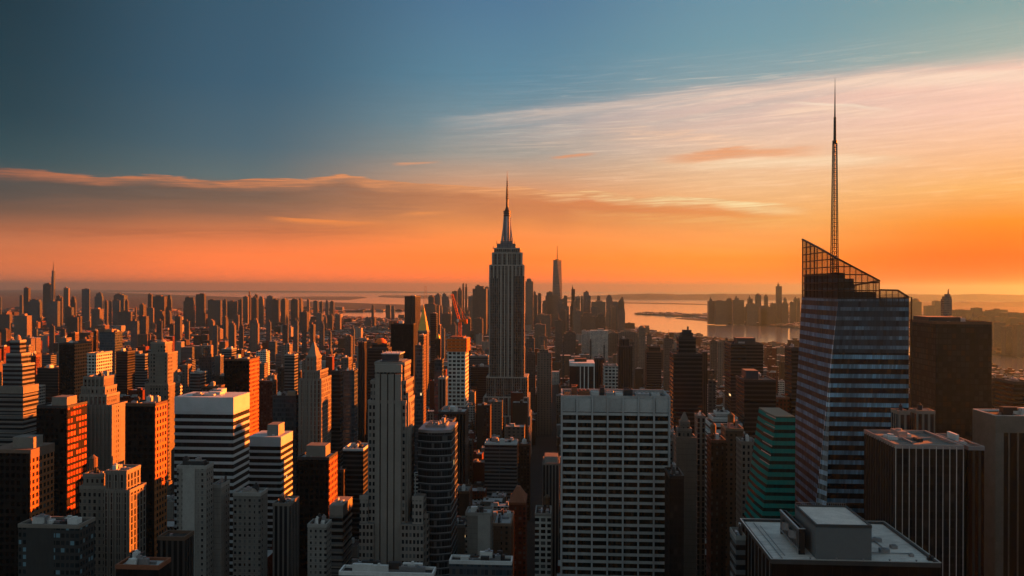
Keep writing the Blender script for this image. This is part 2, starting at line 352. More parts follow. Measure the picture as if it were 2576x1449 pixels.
def rooftop(t, x0, x1, y0, y1, z, trim, deck=None, clutter=2, seed=0, tank=False, pent=None):
    rr = random.Random(seed); w, d = x1 - x0, y1 - y0
    th = min(.6, w * .06); h = 1.3
    p = MB()
    for a in ((x0 - .15, x1 + .15, y0 - .15, y0 + th), (x0 - .15, x1 + .15, y1 - th, y1 + .15), (x0 - .15, x0 + th, y0 + th, y1 - th), (x1 - th, x1 + .15, y0 + th, y1 - th)):
        p.box(*a, z - .5, z + h)
    p.build('parapet', trim, t)
    q = MB(); q.quad([(x0 + th, y0 + th, z + .06), (x1 - th, y0 + th, z + .06), (x1 - th, y1 - th, z + .06), (x0 + th, y1 - th, z + .06)])
    q.build('roof', deck or rr.choice([tar, gravel, tar, membrane]), t)
    if pent:
        a0, a1, b0, b1, ph, pm = pent
        po = boxpart('penthouse', pm, t, x0 + w * a0, x0 + w * a1, y0 + d * b0, y0 + d * b1, z + .06, z + ph, gravel)
    for k in range(clutter):
        bw, bd, bh = w * rr.uniform(.08, .22), d * rr.uniform(.12, .3), rr.uniform(1.5, 4.5)
        cx, cy = x0 + w * rr.uniform(.18, .82), y0 + d * rr.uniform(.25, .8)
        b = MB(); b.box(cx - bw / 2, cx + bw / 2, cy - bd / 2, cy + bd / 2, z + .06, z + bh)
        if rr.random() < .6: b.cyl(cx, cy, min(bw, bd) * .35, z + bh, min(bw, bd) * .35, z + bh + .8, 10)
        b.build('air_handler', rr.choice([steel, whitep, darkp]), t)
    if clutter > 1:
        dct = MB(); yy = y0 + d * .5
        dct.box(x0 + w * .2, x0 + w * .8, yy - .5, yy + .5, z + .06, z + 1.2); dct.box(x0 + w * .35, x0 + w * .35 + .8, y0 + d * .2, y0 + d * .8, z + .07, z + 1.0)
        dct.build('roof_duct', steel, t)
    if tank:
        cx, cy = x0 + w * rr.uniform(.25, .75), y0 + d * rr.uniform(.4, .7); r = min(2.6, w * .2)
        b = MB(); b.cyl(cx, cy, r, z + 4, r, z + 9, 14); b.cyl(cx, cy, r * 1.08, z + 9, .02, z + 11, 14, cap=False)
        wt = b.build('water_tank', wood, t)
        l = MB()
        for sx in (-1, 1):
            for sy in (-1, 1): l.box(cx + sx * r * .6 - .15, cx + sx * r * .6 + .15, cy + sy * r * .6 - .15, cy + sy * r * .6 + .15, z, z + 4)
        l.build('tank_stand', dark_steel, wt)

def bld(name, label, x0, x1, ytop, Y, mat='stone', xs=None, depth=None, cat='building', tiers=None, clutter=2, tank=False, pent=None, deck=None,
        bands=None, piers=0, crown=None, antenna=None, front=None, group=None, roof=True, zbase=0.0, trim=None):
    """x0,x1: the front wall in the frame, ytop: its top, xs: far edge of the visible flank, Y: metres along the grid.
       tiers: [(x0,x1,ytop,xs)] smaller blocks upward"""
    m = FAC[mat]; tr = trim or TRIM[mat]
    A = W(x0, ytop, Y); B = W(x1, ytop, Y); z = (A[2] + B[2]) / 2; w = B[0] - A[0]
    if depth is None:
        if xs is not None:
            X = B[0] if xs > x1 else A[0]; d = ray(xs, ytop)
            Y1 = X * d[1] / d[0]; depth = max(6.0, min(Y1 - Y, 3.0 * w))
        else: depth = w * .9
    cx, cy = (A[0] + B[0]) / 2, Y + depth / 2
    t = thing(name, label, cat, (cx, cy, 0), group)
    hw, hd = w / 2, depth / 2
    FOOT.append((A[0], B[0], Y, Y + depth))
    blocks = [(-hw, hw, -hd, hd, zbase, z)]
    zlast = z
    for q in (tiers or []):
        a0, a1, yt = q[:3]; inset = q[3] if len(q) > 3 else None
        fy = Y + (inset if inset is not None else depth * .06 * (len(blocks)))
        a = W(a0, yt, fy); b = W(a1, yt, fy)
        back = min(hd, -hd + (fy - Y) + (b[0] - a[0]) * max(.6, depth / w)) if inset is None else hd - inset
        blocks.append((a[0] - cx, b[0] - cx, fy - cy, back, zlast, (a[2] + b[2]) / 2)); zlast = (a[2] + b[2]) / 2
    for i, (a0, a1, b0, b1, z0, z1) in enumerate(blocks):
        boxpart('wall' if i == 0 else 'upper_tier', m, t, a0, a1, b0, b1, z0, z1)
        if roof:
            top = i == len(blocks) - 1
            rooftop(t, a0, a1, b0, b1, z1, tr, deck if top else (deck or gravel), clutter if top else 0, hash((name, i, int(x0))) & 0xffff, tank and top, pent if top else None)
    a0, a1, b0, b1, z0, z1 = blocks[0]
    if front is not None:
        boxpart('front_wall', front, t, a0 - .1, a1 - .4, b0 - .35, b0 - .02, 0, z1 - .6)  # thin panel over the front, its unlit look put into the colour
    if bands:
        pv, bh, bm, ztop_gap = bands
        b = MB(); pr = .25
        b.box(a0 - pr, a1 + pr, b0 - pr, b1 + pr, 0, bh)
        zz = z1 - ztop_gap - bh; first = None; n = 0
        while zz > max(6, z1 - 170) and n < 60:
            if first is None: first = b.build('spandrel_band', bm, t); first.location = (0, 0, zz)
            else: like(first, t, (0, 0, zz))
            zz -= pv; n += 1
        b2 = MB(); b2.box(a0 - pr, a1 + pr, b0 - pr, b1 + pr, z1 - ztop_gap + .02, z1 + 1.5); 
        if ztop_gap > 2: b2.build('top_panel', bm, t)
    if piers:
        for i, (a0, a1, b0, b1, z0, z1) in enumerate(blocks):
            pw = (a1 - a0) / (piers * 2.6); f = None
            n = piers if i == 0 else max(3, int(piers * (a1 - a0) / (2 * hw)))
            for k in range(n + 1):
                px = a0 + (a1 - a0) * k / n
                bx = MB(); bx.box(-pw / 2, pw / 2, -.5, .02, max(z0, z1 - 150), z1 + 1.2)
                if f is None: f = bx.build('pier', tr, t); f.location = (px, b0, 0)
                else: like(f, t, (px, b0, 0))
    if crown: crown(t, blocks[-1], tr)
    if antenna:
        a0, a1, b0, b1, z0, z1 = blocks[-1]
        b = MB(); b.cyl((a0 + a1) / 2, (b0 + b1) / 2, antenna[1], z1, .12, z1 + antenna[0], 6, cap=False); b.build('antenna', dark_steel, t)
    return t, blocks, (cx, cy)

def pyramid(hfac, mat=None, flat=.06):
    def f(t, bl, tr):
        a0, a1, b0, b1, z0, z1 = bl; w, d = a1 - a0, b1 - b0; mx, my = (a0 + a1) / 2, (b0 + b1) / 2
        p = MB(); p.prism([(a0, b0), (a1, b0), (a1, b1), (a0, b1)], [(mx - w * flat, my - d * flat), (mx + w * flat, my - d * flat), (mx + w * flat, my + d * flat), (mx - w * flat, my + d * flat)], z1 + .05, z1 + hfac)
        p.build('pyramid_roof', mat or tr, t)
    return f
def dome(hfac, mat=None, rf=.5):
    def f(t, bl, tr):
        a0, a1, b0, b1, z0, z1 = bl; w, d = a1 - a0, b1 - b0; mx, my = (a0 + a1) / 2, (b0 + b1) / 2
        p = MB(); n = 5
        for k in range(n):
            e0, e1 = k * math.pi / 2 / n, (k + 1) * math.pi / 2 / n
            p.cyl(mx, my, w * rf * math.cos(e0), z1 + hfac * math.sin(e0), max(.01, w * rf * math.cos(e1)), z1 + hfac * math.sin(e1), 16, cap=False)
        p.build('domed_roof', mat or tr, t)
    return f
def slant(h0, h1, mat=None):
    def f(t, bl, tr):
        a0, a1, b0, b1, z0, z1 = bl
        p = MB(); q = [(a0, b0), (a1, b0), (a1, b1), (a0, b1)]; p.prism(q, q, z1, [z1 + h0, z1 + h1, z1 + h1, z1 + h0]); p.build('slanted_roof', mat or tr, t)
    return f

# ------------------------------------------------------------------ water, land, far hills
water = bpy.data.materials.new('bay_water'); water.use_nodes = True
tt = T(water.node_tree); out = tt.n('ShaderNodeOutputMaterial'); bs = tt.n('ShaderNodeBsdfPrincipled'); tt.nt.links.new(bs.outputs[0], out.inputs[0])
bs.inputs['Base Color'].default_value = (.95, .9, .88, 1); bs.inputs['Metallic'].default_value = .9; bs.inputs['Roughness'].default_value = .12; bs.inputs['IOR'].default_value = 1.33
bs.inputs['Specular IOR Level'].default_value = 1.0
oc = objcoord(tt); mp = tt.n('ShaderNodeMapping'); mp.inputs['Scale'].default_value = (1, .35, 1); tt.nt.links.new(oc, mp.inputs[0])
h = tt.noise(E(tt, mp.outputs[0]), .012, 5, .6) + tt.noise(E(tt, mp.outputs[0]), .0012, 3, .6) * 3.0
bp = tt.n('ShaderNodeBump'); bp.inputs['Strength'].default_value = .25; bp.inputs['Distance'].default_value = 3.0; tt.put(bp.inputs['Height'], h)
tt.nt.links.new(bp.outputs[0], bs.inputs['Normal'])
FAR = 68000
b = MB(); b.quad([(-FAR, -FAR, -4), (FAR, -FAR, -4), (FAR, FAR, -4), (-FAR, FAR, -4)])
structure(b.build('water', water))
asphalt = plain('city_ground', (.035, .033, .032), .9, var=.5, scale=.01)
farland = plain('far_land', (.06, .05, .045), .95, var=.6, scale=.0012)
def land(name, pts, mat, z=0.0, thick=4.5):
    gp = [G(*p) if len(p) == 2 else (p[0], p[1]) for p in pts]
    area = sum(gp[i][0] * gp[(i + 1) % len(gp)][1] - gp[(i + 1) % len(gp)][0] * gp[i][1] for i in range(len(gp)))
    if area < 0: gp = gp[::-1]
    b = MB(); b.prism(gp, gp, z - thick, z); o = structure(b.build(name, mat)); return gp
# Manhattan and Brooklyn: near side closes behind the camera (world metres, 3-tuples)
MAN = land('ground', [(-9000, -3000, 0), (-19000, 9000, 0), (-400, 741.5), (250, 742), (420, 747), (640, 753), (780, 762), (1018, 768), (1130, 772), (1236, 776),
      (1240, 782), (1018, 784), (870, 787), (812, 795), (850, 802), (1018, 806), (1200, 800), (1300, 794), (1480, 794), (1556, 800), (1565, 818), (1650, 836), (1740, 844), (1860, 860),
      (2010, 869), (2260, 892), (2500, 930), (2700, 962), (2600, 400, 0), (2600, -3000, 0)], asphalt)
JER = land('far_shore', [(1602, 787.5), (1625, 784.5), (1700, 786.5), (1775, 790), (1786, 784), (1900, 772), (2000, 766), (2280, 764), (2700, 764), (2900, 800), (2900, 900), (2700, 897), (2500, 881), (2250, 851), (2010, 819), (1860, 809), (1790, 801), (1745, 793), (1690, 791.5)], farland)
land('island', [(1700, 797), (1740, 796.5), (1800, 801), (1870, 808), (1860, 812), (1790, 804)], farland)
land('island', [(1270, 757.5), (1420, 757), (1560, 758.4), (1700, 759.6), (1838, 762.4), (1838, 763.4), (1600, 760.6), (1400, 759)], farland)
land('island', [(700, 751), (800, 749), (910, 748.5), (925, 751), (880, 757), (780, 757)], farland)
land('island', [(960, 745), (1120, 744), (1240, 745), (1240, 752), (1040, 752.5), (950, 749)], farland)
# hills beyond the harbour, as ridges with real height
def hills(name, x0, x1, Y, h0, h1, seed, d=3500):
    rr = random.Random(seed); n = 60; b = MB(); top = []
    for k in range(n + 1):
        x = x0 + (x1 - x0) * k / n; X = W(x, 735, Y)[0]
        e = min(1, k / 8, (n - k) / 8) if True else 1
        hh = (h0 + (h1 - h0) * k / n) * (e ** .6) * (1 + .06 * math.sin(k * .7 + seed) + .05 * rr.uniform(-1, 1))
        top.append((X, hh))
    for i in range(n):
        (Xa, ha), (Xb, hb) = top[i], top[i + 1]
        b.quad([(Xa, Y, -4), (Xb, Y, -4), (Xb, Y + d * .4, hb), (Xa, Y + d * .4, ha)]); b.quad([(Xa, Y + d * .4, ha), (Xb, Y + d * .4, hb), (Xb, Y + d, -4), (Xa, Y + d, -4)])
    structure(b.build(name, farland))
hills('hills', 1400, 2900, 20000, 120, 150, 1)
hills('hills', 2000, 3000, 13500, 45, 70, 5, 2500)
hills('hills', -500, 1180, 42000, 40, 60, 3, 6000)
hills('hills', -600, 660, 17500, 18, 30, 8, 2500)

# ------------------------------------------------------------------ air
hm = bpy.data.materials.new('haze'); hm.use_nodes = True
tt = T(hm.node_tree); out = tt.n('ShaderNodeOutputMaterial'); pv = tt.n('ShaderNodeVolumePrincipled')
pv.inputs['Color'].default_value = (.26, .52, .72, 1); pv.inputs['Density'].default_value = 2.6e-5; pv.inputs['Anisotropy'].default_value = .64
tt.nt.links.new(pv.outputs[0], out.inputs['Volume'])
b = MB(); b.box(-72000, 72000, -72000, 72000, -6.0, 560)
structure(b.build('haze', hm), 'stuff')

# ------------------------------------------------------------------ the tall stone spire tower at the centre
def spire_tower():
    Y = 1280; spr = plain('spire_pier_stone', (.34, .315, .29), var=.25, scale=.06)
    def bx(x0, x1, y1, ins, dep): 
        a = W(x0, y1, Y + ins); b_ = W(x1, y1, Y + ins); return a[0], b_[0], Y + ins, Y + ins + dep, a[2]
    main = bx(1232, 1316.5, 668, 10, 42)
    cx, cy = (main[0] + main[1]) / 2, (main[2] + main[3]) / 2
    t = thing('spire_tower', 'tallest grey stone setback tower with slender mast and antenna at the centre', 'skyscraper', (cx, cy, 0))
    FOOT.append((main[0] - 15, main[1] + 15, Y - 12, Y + 75))
    m = facade('spire_stone', (.16, .145, .135), (.007, .008, .010), pu=3.3, pv=4.1, wu=.66, wv=.88, blind=.16, blindc=(.05, .05, .055), bigu=13.2)
    L = lambda q: (q[0] - cx, q[1] - cx, q[2] - cy, q[3] - cy, q[4])
    def tier(nm, q, z0, piers=0, pr=None, cap=True):
        a0, a1, b0, b1, z1 = L(q); boxpart(nm, m, t, a0, a1, b0, b1, z0, z1, spr, u0=0)
        if piers:
            f = None
            for k in range(piers + 1):
                w = 1.5 if k % 3 else 2.4
                p = MB(); p.box(-w / 2, w / 2, -.9, .05, z0, z1 + 1.0)
                f = p.build('pier', spr, t); f.location = (a0 + (a1 - a0) * k / piers, b0, 0)
            f2 = None
            for k in range(1, 8):
                p = MB(); p.box(-.1, .8, -.7, .7, z0, z1 + 1.0)
                o = p.build('pier', spr, t) if f2 is None else like(f2, t, (0, 0, 0)); f2 = f2 or o; o.location = (a1, b0 + (b1 - b0) * k / 8, 0)
        r = MB(); r.box(a0 - .3, a1 + .3, b0 - .3, b1 + .3, z1 - .6, z1 + 1.1); r.build('cornice', spr, t)
        return z1
    zb = tier('lower_tier', bx(1211, 1335, 1048, 0, 70), 0, 10)
    tier('lower_tier', bx(1219, 1331, 1000, 4, 62), zb, 9)
    z = tier('lower_tier', bx(1225, 1328, 950, 7, 54), zb, 0)
    z = tier('shaft', main, z, 9)
    # projecting wings either side of the recessed middle bay
    for (xa, xb, yt) in ((1232.5, 1255, 700), (1292, 1318.5, 694)):
        q = bx(xa, xb, yt, 8, 5); a0, a1, b0, b1, z1 = L(q); boxpart('wing', m, t, a0, a1, b0, b1 - .3, 0 + zb, z1, spr, u0=0)
    z = tier('upper_tier', bx(1238.5, 1312, 637, 13, 36), z, 6)
    z = tier('upper_tier', bx(1242, 1307, 625.5, 15, 32), z)
    q = L(bx(1249, 1296, 613, 18, 26)); al = facade('mast_metal', (.16, .18, .21), (.02, .022, .03), pu=2.4, pv=3, wu=.5, wv=.7, lit=0, wrough=.5)
    boxpart('observation_deck', al, t, *q[:4], z, q[4] - .01, spr); zz = q[4]
    q = L(bx(1258, 1289, 607, 20, 20)); boxpart('mast_base', al, t, *q[:4], zz, q[4], spr); zz = q[4]
    mx = (L(bx(1274.5, 1274.6, 600, 30, 1))[0]); my = L(bx(1274, 1275, 600, 30, 1))[2]
    s = 1 / FOC * (Y + 30)
    ZZ = lambda y: W(1275, y, Y + 30)[2]
    p = MB(); p.cyl(mx, my, 10 * s, zz, 7.6 * s, ZZ(533), 16); p.build('mooring_mast', al, t)
    for a in range(4):             # winged buttresses
        an = a * math.pi / 2; c_, s_ = math.cos(an), math.sin(an); p = MB(); w = 1.2
        pts = [(8, zz), (15.5 if a % 2 == 0 else 10, zz), (11, ZZ(575)), (8.6, ZZ(545)), (7, ZZ(545))]
        A = [(mx + c_ * r * s - s_ * w, my + s_ * r * s + c_ * w, zq) for r, zq in pts]; B = [(mx + c_ * r * s + s_ * w, my + s_ * r * s - c_ * w, zq) for r, zq in pts]
        p.quad(A); p.quad(B[::-1])
        for i in range(5): j = (i + 1) % 5; p.quad([A[j], A[i], B[i], B[j]])
        p.build('mast_wing', steel, t)
    for y in (532, 537, 543): p = MB(); p.cyl(mx, my, 9.6 * s, ZZ(y + 1.3), 9.6 * s, ZZ(y - 1.3), 16); p.build('mast_ring', dark_steel, t)
    p = MB(); p.cyl(mx, my, 6.5 * s, ZZ(531), 3.4 * s, ZZ(522), 12); p.build('mast_cap', dark_steel, t)
    p = MB(); p.cyl(mx, my, 3.1 * s, ZZ(522), 2.6 * s, ZZ(502), 8); p.cyl(mx, my, 2.3 * s, ZZ(502), 1.7 * s, ZZ(472), 8); p.cyl(mx, my, 1.5 * s, ZZ(472), .9 * s, ZZ(446), 8); p.cyl(mx, my, .7 * s, ZZ(446), .3 * s, ZZ(430), 6)
    an = p.build('antenna', dark_steel, t)
    for k in range(9):
        y = 500 - k * 5.2; p = MB(); r = (3.4 - k * .2) * s; p.box(mx - r, mx + r, my - r, my + r, ZZ(y), ZZ(y - 2.2)); p.build('transmitter_panel', dark_steel, an)
    for x, y0, y1 in ((1249, 613, 606), (1294, 613, 604), (1240, 626, 619), (1309, 637, 626), (1265, 607, 596), (1286, 607, 594)):
        p = MB(); q = W(x, y0, Y + 20); e = W(x, y1, Y + 20); p.cyl(q[0] - cx, q[1] - cy, .5, q[2] - .5, .25, e[2], 6); p.build('antenna', dark_steel, t)
spire_tower()

# ------------------------------------------------------------------ crystal glass tower with open lattice crown and lattice spire
def crystal_tower():
    Y = 480
    F = lambda x, y, yy=Y: W(x, y, yy)
    cxy = F(2190, 900)[0], Y + 35
    t = thing('crystal_tower', 'faceted blue glass skyscraper with sloped lattice crown and tall lattice spire', 'skyscraper', (cxy[0], cxy[1], 0))
    cx, cy = cxy
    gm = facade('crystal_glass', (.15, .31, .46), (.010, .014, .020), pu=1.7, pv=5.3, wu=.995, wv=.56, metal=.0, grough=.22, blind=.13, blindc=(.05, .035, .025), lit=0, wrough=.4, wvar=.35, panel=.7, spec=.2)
    gm3 = facade('crystal_shaded_glass', (.12, .24, .37), (.03, .032, .036), pu=1.7, pv=5.3, wu=.995, wv=.54, metal=.0, grough=.5, blind=.2, blindc=(.06, .05, .04), lit=0, wrough=.5, wvar=.35, panel=.6, spec=.1)  # darker copy of the glass for the left side, shade put into the colour
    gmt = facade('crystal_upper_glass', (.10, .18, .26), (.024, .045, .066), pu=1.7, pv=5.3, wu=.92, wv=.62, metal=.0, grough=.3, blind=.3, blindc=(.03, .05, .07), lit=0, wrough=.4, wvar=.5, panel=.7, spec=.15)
    gm2 = facade('crystal_painted_sheen', (.48, .62, .76), (.20, .20, .20), pu=1.7, pv=5.3, wu=.995, wv=.54, metal=.0, grough=.5, blind=.10, blindc=(.12, .11, .10), lit=0, wrough=.5, panel=.4, spec=.1)  # paler copy of the glass, sky reflection put into the colour
    # outlines: back-left, front-left corner, chamfer right, front-right, back-right ; measured at two heights
    def outline(y, pts):
        return [(W(x, y, yy)[0] - cx, yy - cy) for x, yy in pts]
    lo_y, md_y, hi_y = 1285, 745, 690
    z_lo, z_md = F(2100, lo_y)[2], F(2100, md_y)[2]
    def lerp(a, b, k): return [(p[0] + (q[0] - p[0]) * k, p[1] + (q[1] - p[1]) * k) for p, q in zip(a, b)]
    Xr = F(2287, 900)[0] - cx
    XL = F(2017, 745, Y + 62)[0] - cx
    top = [(XL, 62 - 35), (XL + .3, 31 - 35), (F(2109, md_y, Y + .5)[0] - cx, .5 - 35), (Xr, -35 + .2), (Xr, 62 - 35)]
    XB = F(1994, lo_y, Y + 62)[0] - cx
    bot = [(XB, 62 - 35), (XB, 3 - 35), (F(2056, lo_y, Y)[0] - cx, -35.0), (Xr + .3, -35.0), (Xr, 62 - 35)]
    g = lerp(bot, top, (0 - z_lo) / (z_md - z_lo)); bot0 = g
    FOOT.append((bot0[0][0] + cx, Xr + cx, Y, Y + 62))
    # glass body with a chamfered corner facet: walls split so each facet is a part
    def wallpart(nm, i, j, za, zb_l, zb_r, A, B, mat):
        b = MB(); L = math.hypot(A[j][0] - A[i][0], A[j][1] - A[i][1])
        b.quad([(*A[i], za), (*A[j], za), (*B[j], zb_r), (*B[i], zb_l)], [(0, za), (L, za), (L, zb_r), (0, zb_l)]); return b.build(nm, mat, t)
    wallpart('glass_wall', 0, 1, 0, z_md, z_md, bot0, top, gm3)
    zq = z_md - 30; mid = lerp(bot0, top, zq / z_md)
    # tall sliver opening downward on the corner facet, its sky reflection put into the colour
    b = MB(); P, Q = mid[1], mid[2]; R1, R2 = top[1], top[2]
    def at(i, z): k = z / z_md; return (bot0[i][0] + (top[i][0] - bot0[i][0]) * k, bot0[i][1] + (top[i][1] - bot0[i][1]) * k)
    L = math.hypot(top[2][0] - top[1][0], top[2][1] - top[1][1])
    def pt(s, z): a, c_ = at(1, z), at(2, z); return (a[0] + (c_[0] - a[0]) * s, a[1] + (c_[1] - a[1]) * s, z)
    b.quad([pt(0, 0), pt(.15, 0), pt(.93, zq), pt(0, zq)], [(0, 0), (.15 * L, 0), (.93 * L, zq), (0, zq)]); b.quad([pt(0, zq), pt(.93, zq), pt(1, z_md), pt(0, z_md)], [(0, zq), (.93 * L, zq), (L, z_md), (0, z_md)])
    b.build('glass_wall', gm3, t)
    b = MB(); b.quad([pt(.15, 0), pt(1, 0), pt(1, zq), pt(.93, zq)], [(.15 * L, 0), (L, 0), (L, zq), (.93 * L, zq)]); b.quad([pt(.93, zq), pt(1, zq), pt(1, z_md)], [(.93 * L, zq), (L, zq), (L, z_md)]); b.build('painted_facet_sheen', gm2, t)
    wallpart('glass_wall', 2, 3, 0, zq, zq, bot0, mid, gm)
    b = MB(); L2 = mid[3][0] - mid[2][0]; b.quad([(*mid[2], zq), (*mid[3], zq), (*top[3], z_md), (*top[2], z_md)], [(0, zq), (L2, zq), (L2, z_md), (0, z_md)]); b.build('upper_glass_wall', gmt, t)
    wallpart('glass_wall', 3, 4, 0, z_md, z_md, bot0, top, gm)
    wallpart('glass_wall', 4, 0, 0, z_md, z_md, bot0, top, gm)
    r = MB(); r.quad([(p[0], p[1], z_md) for p in top]); r.build('roof', darkp, t)
    # steps up to the left under the sloping screen
    xl = top[1][0]; 
    def X(x, y=720, yy=Y): return F(x, y, yy)[0] - cx
    def Z(y, yy=Y): return F(2150, y, yy)[2]
    yf = -35 + 1.2
    st = [(2019, 2152, 735, 712), (2019, 2150, 712, 695), (2019, 2128, 695, 680), (2152, 2208, 742, 728), (2208, 2262, 757, 745)]
    zc = z_md
    for x0, x1, ya, yb in st:
        if x0 < 2020:
            pl = [(XL + .6, 24), (XL + .9, -4), (X(2109), yf), (X(max(x1, 2112)), yf), (X(x1), 24)]
            o = MB(); o.prism(pl, pl, zc + .02, Z(yb)); o.build('top_storey', [gmt], t); zc = Z(yb)
        else: boxpart('top_storey', gmt, t, X(x0), X(x1), yf + 1, 24, z_md + .02, Z(yb), darkp)
    # lattice screens: mullions and rails of real bars, following the sloped top edge
    def screen(nm, P0, P1, zb, zt0, zt1, nv, nh, rv=.11, rh=.28, top_r=.45, kink=None):
        b = MB(); n = nv
        def topz(k):
            if kink is not None:
                kk, zk = kink
                return zt0 + (zk - zt0) * k / kk if k < kk else zk + (zt1 - zk) * (k - kk) / (1 - kk)
            return zt0 + (zt1 - zt0) * k
        P = lambda k: (P0[0] + (P1[0] - P0[0]) * k, P0[1] + (P1[1] - P0[1]) * k)
        for i in range(n + 1):
            k = i / n; p = P(k); z1 = topz(k)
            if z1 > zb + .3: b.strut((p[0], p[1], zb), (p[0], p[1], z1), rv if i % 6 else rv * 1.8)
        zz = zb
        while zz < max(zt0, zt1, kink[1] if kink else -1e9) - .5:
            ks = [k / 60 for k in range(61) if topz(k / 60) >= zz]
            if len(ks) > 1: a, c_ = P(ks[0]), P(ks[-1]); b.strut((a[0], a[1], zz), (c_[0], c_[1], zz), rh)
            zz += nh
        cuts = [0, kink[0], 1] if kink else [0, 1]
        for a_, b_ in zip(cuts, cuts[1:]): b.strut((*P(a_), topz(a_)), (*P(b_), topz(b_)), top_r)
        return b.build(nm, blackp, t)
    zb = Z(745); FL = (X(2017.5, 700, Y + 31), 31 - 35 + .3); 
    FC = (X(2109, 720), -35 + .6); FR = (X(2213, 720), -35 + .5)
    zt = lambda x: Z(597 + (x - 2017) * (103 / 196.0))
    FB = (XL + .2, 62 - 35.3); FM = (XL + .4, 31 - 35)
    zL = F(2017, 597, Y + 62)[2]; zM = F(2053, 616, Y + 31)[2]
    screen('crown_screen', FB, FM, zb, zL, zM, 22, 4.4)
    screen('crown_screen', FM, FC, zb, zM, zt(2109), 24, 4.4)
    screen('crown_screen', FC, FR, zb, zt(2109), zt(2213), 42, 4.4)
    screen('crown_screen', (X(2215, 740), -35 + .4), (Xr, -35 + .4), zb - 4, Z(723), Z(741), 28, 4.4, kink=(.62, Z(724)))
    screen('crown_screen', (Xr, -35 + .5), (Xr, 20), Z(880), Z(741), Z(760), 16, 4.4)
    screen('crown_screen', FR, (FR[0], 18), zb, zt(2213), zt(2213) - 3, 10, 4.4)
    # right-hand edge screen running down the corner, leaking sky
    b = MB()
    for k in range(34): zz = Z(741) - k * 4.35; b.strut((Xr, -34.6, zz), (Xr + 1.6, -34.6, zz), .14)
    b.strut((Xr + 1.6, -34.6, Z(741)), (Xr + 1.6, -34.6, 60), .3); b.build('edge_screen', blackp, t)
    # lattice spire
    sx, sy = X(2098.5, 640, Y + 30), -5.0; s = (Y + 30) / FOC
    SZ = lambda y: F(2098, y, Y + 30)[2]
    b = MB(); w0, w1 = 7.6 * s, 4.0 * s
    zs = [SZ(712 - k * (712 - 355) / 34) for k in range(35)]
    cor = lambda k, q: (sx + (w0 + (w1 - w0) * k / 34) * (1 if q in (0, 3) else -1), sy + (w0 + (w1 - w0) * k / 34) * (1 if q in (0, 1) else -1), zs[k])
    for k in range(34):
        for q in range(4):
            b.strut(cor(k, q), cor(k + 1, q), .2); b.strut(cor(k, q), cor(k, (q + 1) % 4), .12); b.strut(cor(k, q), cor(k + 1, (q + 1) % 4), .07)
    b.cyl(sx, sy, .34, zs[0], .3, zs[-1], 6)
    sp = b.build('lattice_spire', blackp, t)
    b = MB(); b.cyl(sx, sy, 6 * s, SZ(356), 6 * s, SZ(348), 12); b.build('spire_collar', blackp, sp)
    b = MB(); b.cyl(sx, sy, 3.6 * s, SZ(348), 3.0 * s, SZ(289), 10); b.cyl(sx, sy, 2.0 * s, SZ(287.5), .35 * s, SZ(190), 10); b.cyl(sx, sy, 1.6 * s, SZ(290), 1.6 * s, SZ(287), 8); b.build('spire_needle', facade('spire_mesh', (.02, .05, .05), pu=3, pv=2, wu=.3, wv=.3, lit=0), sp)
crystal_tower()

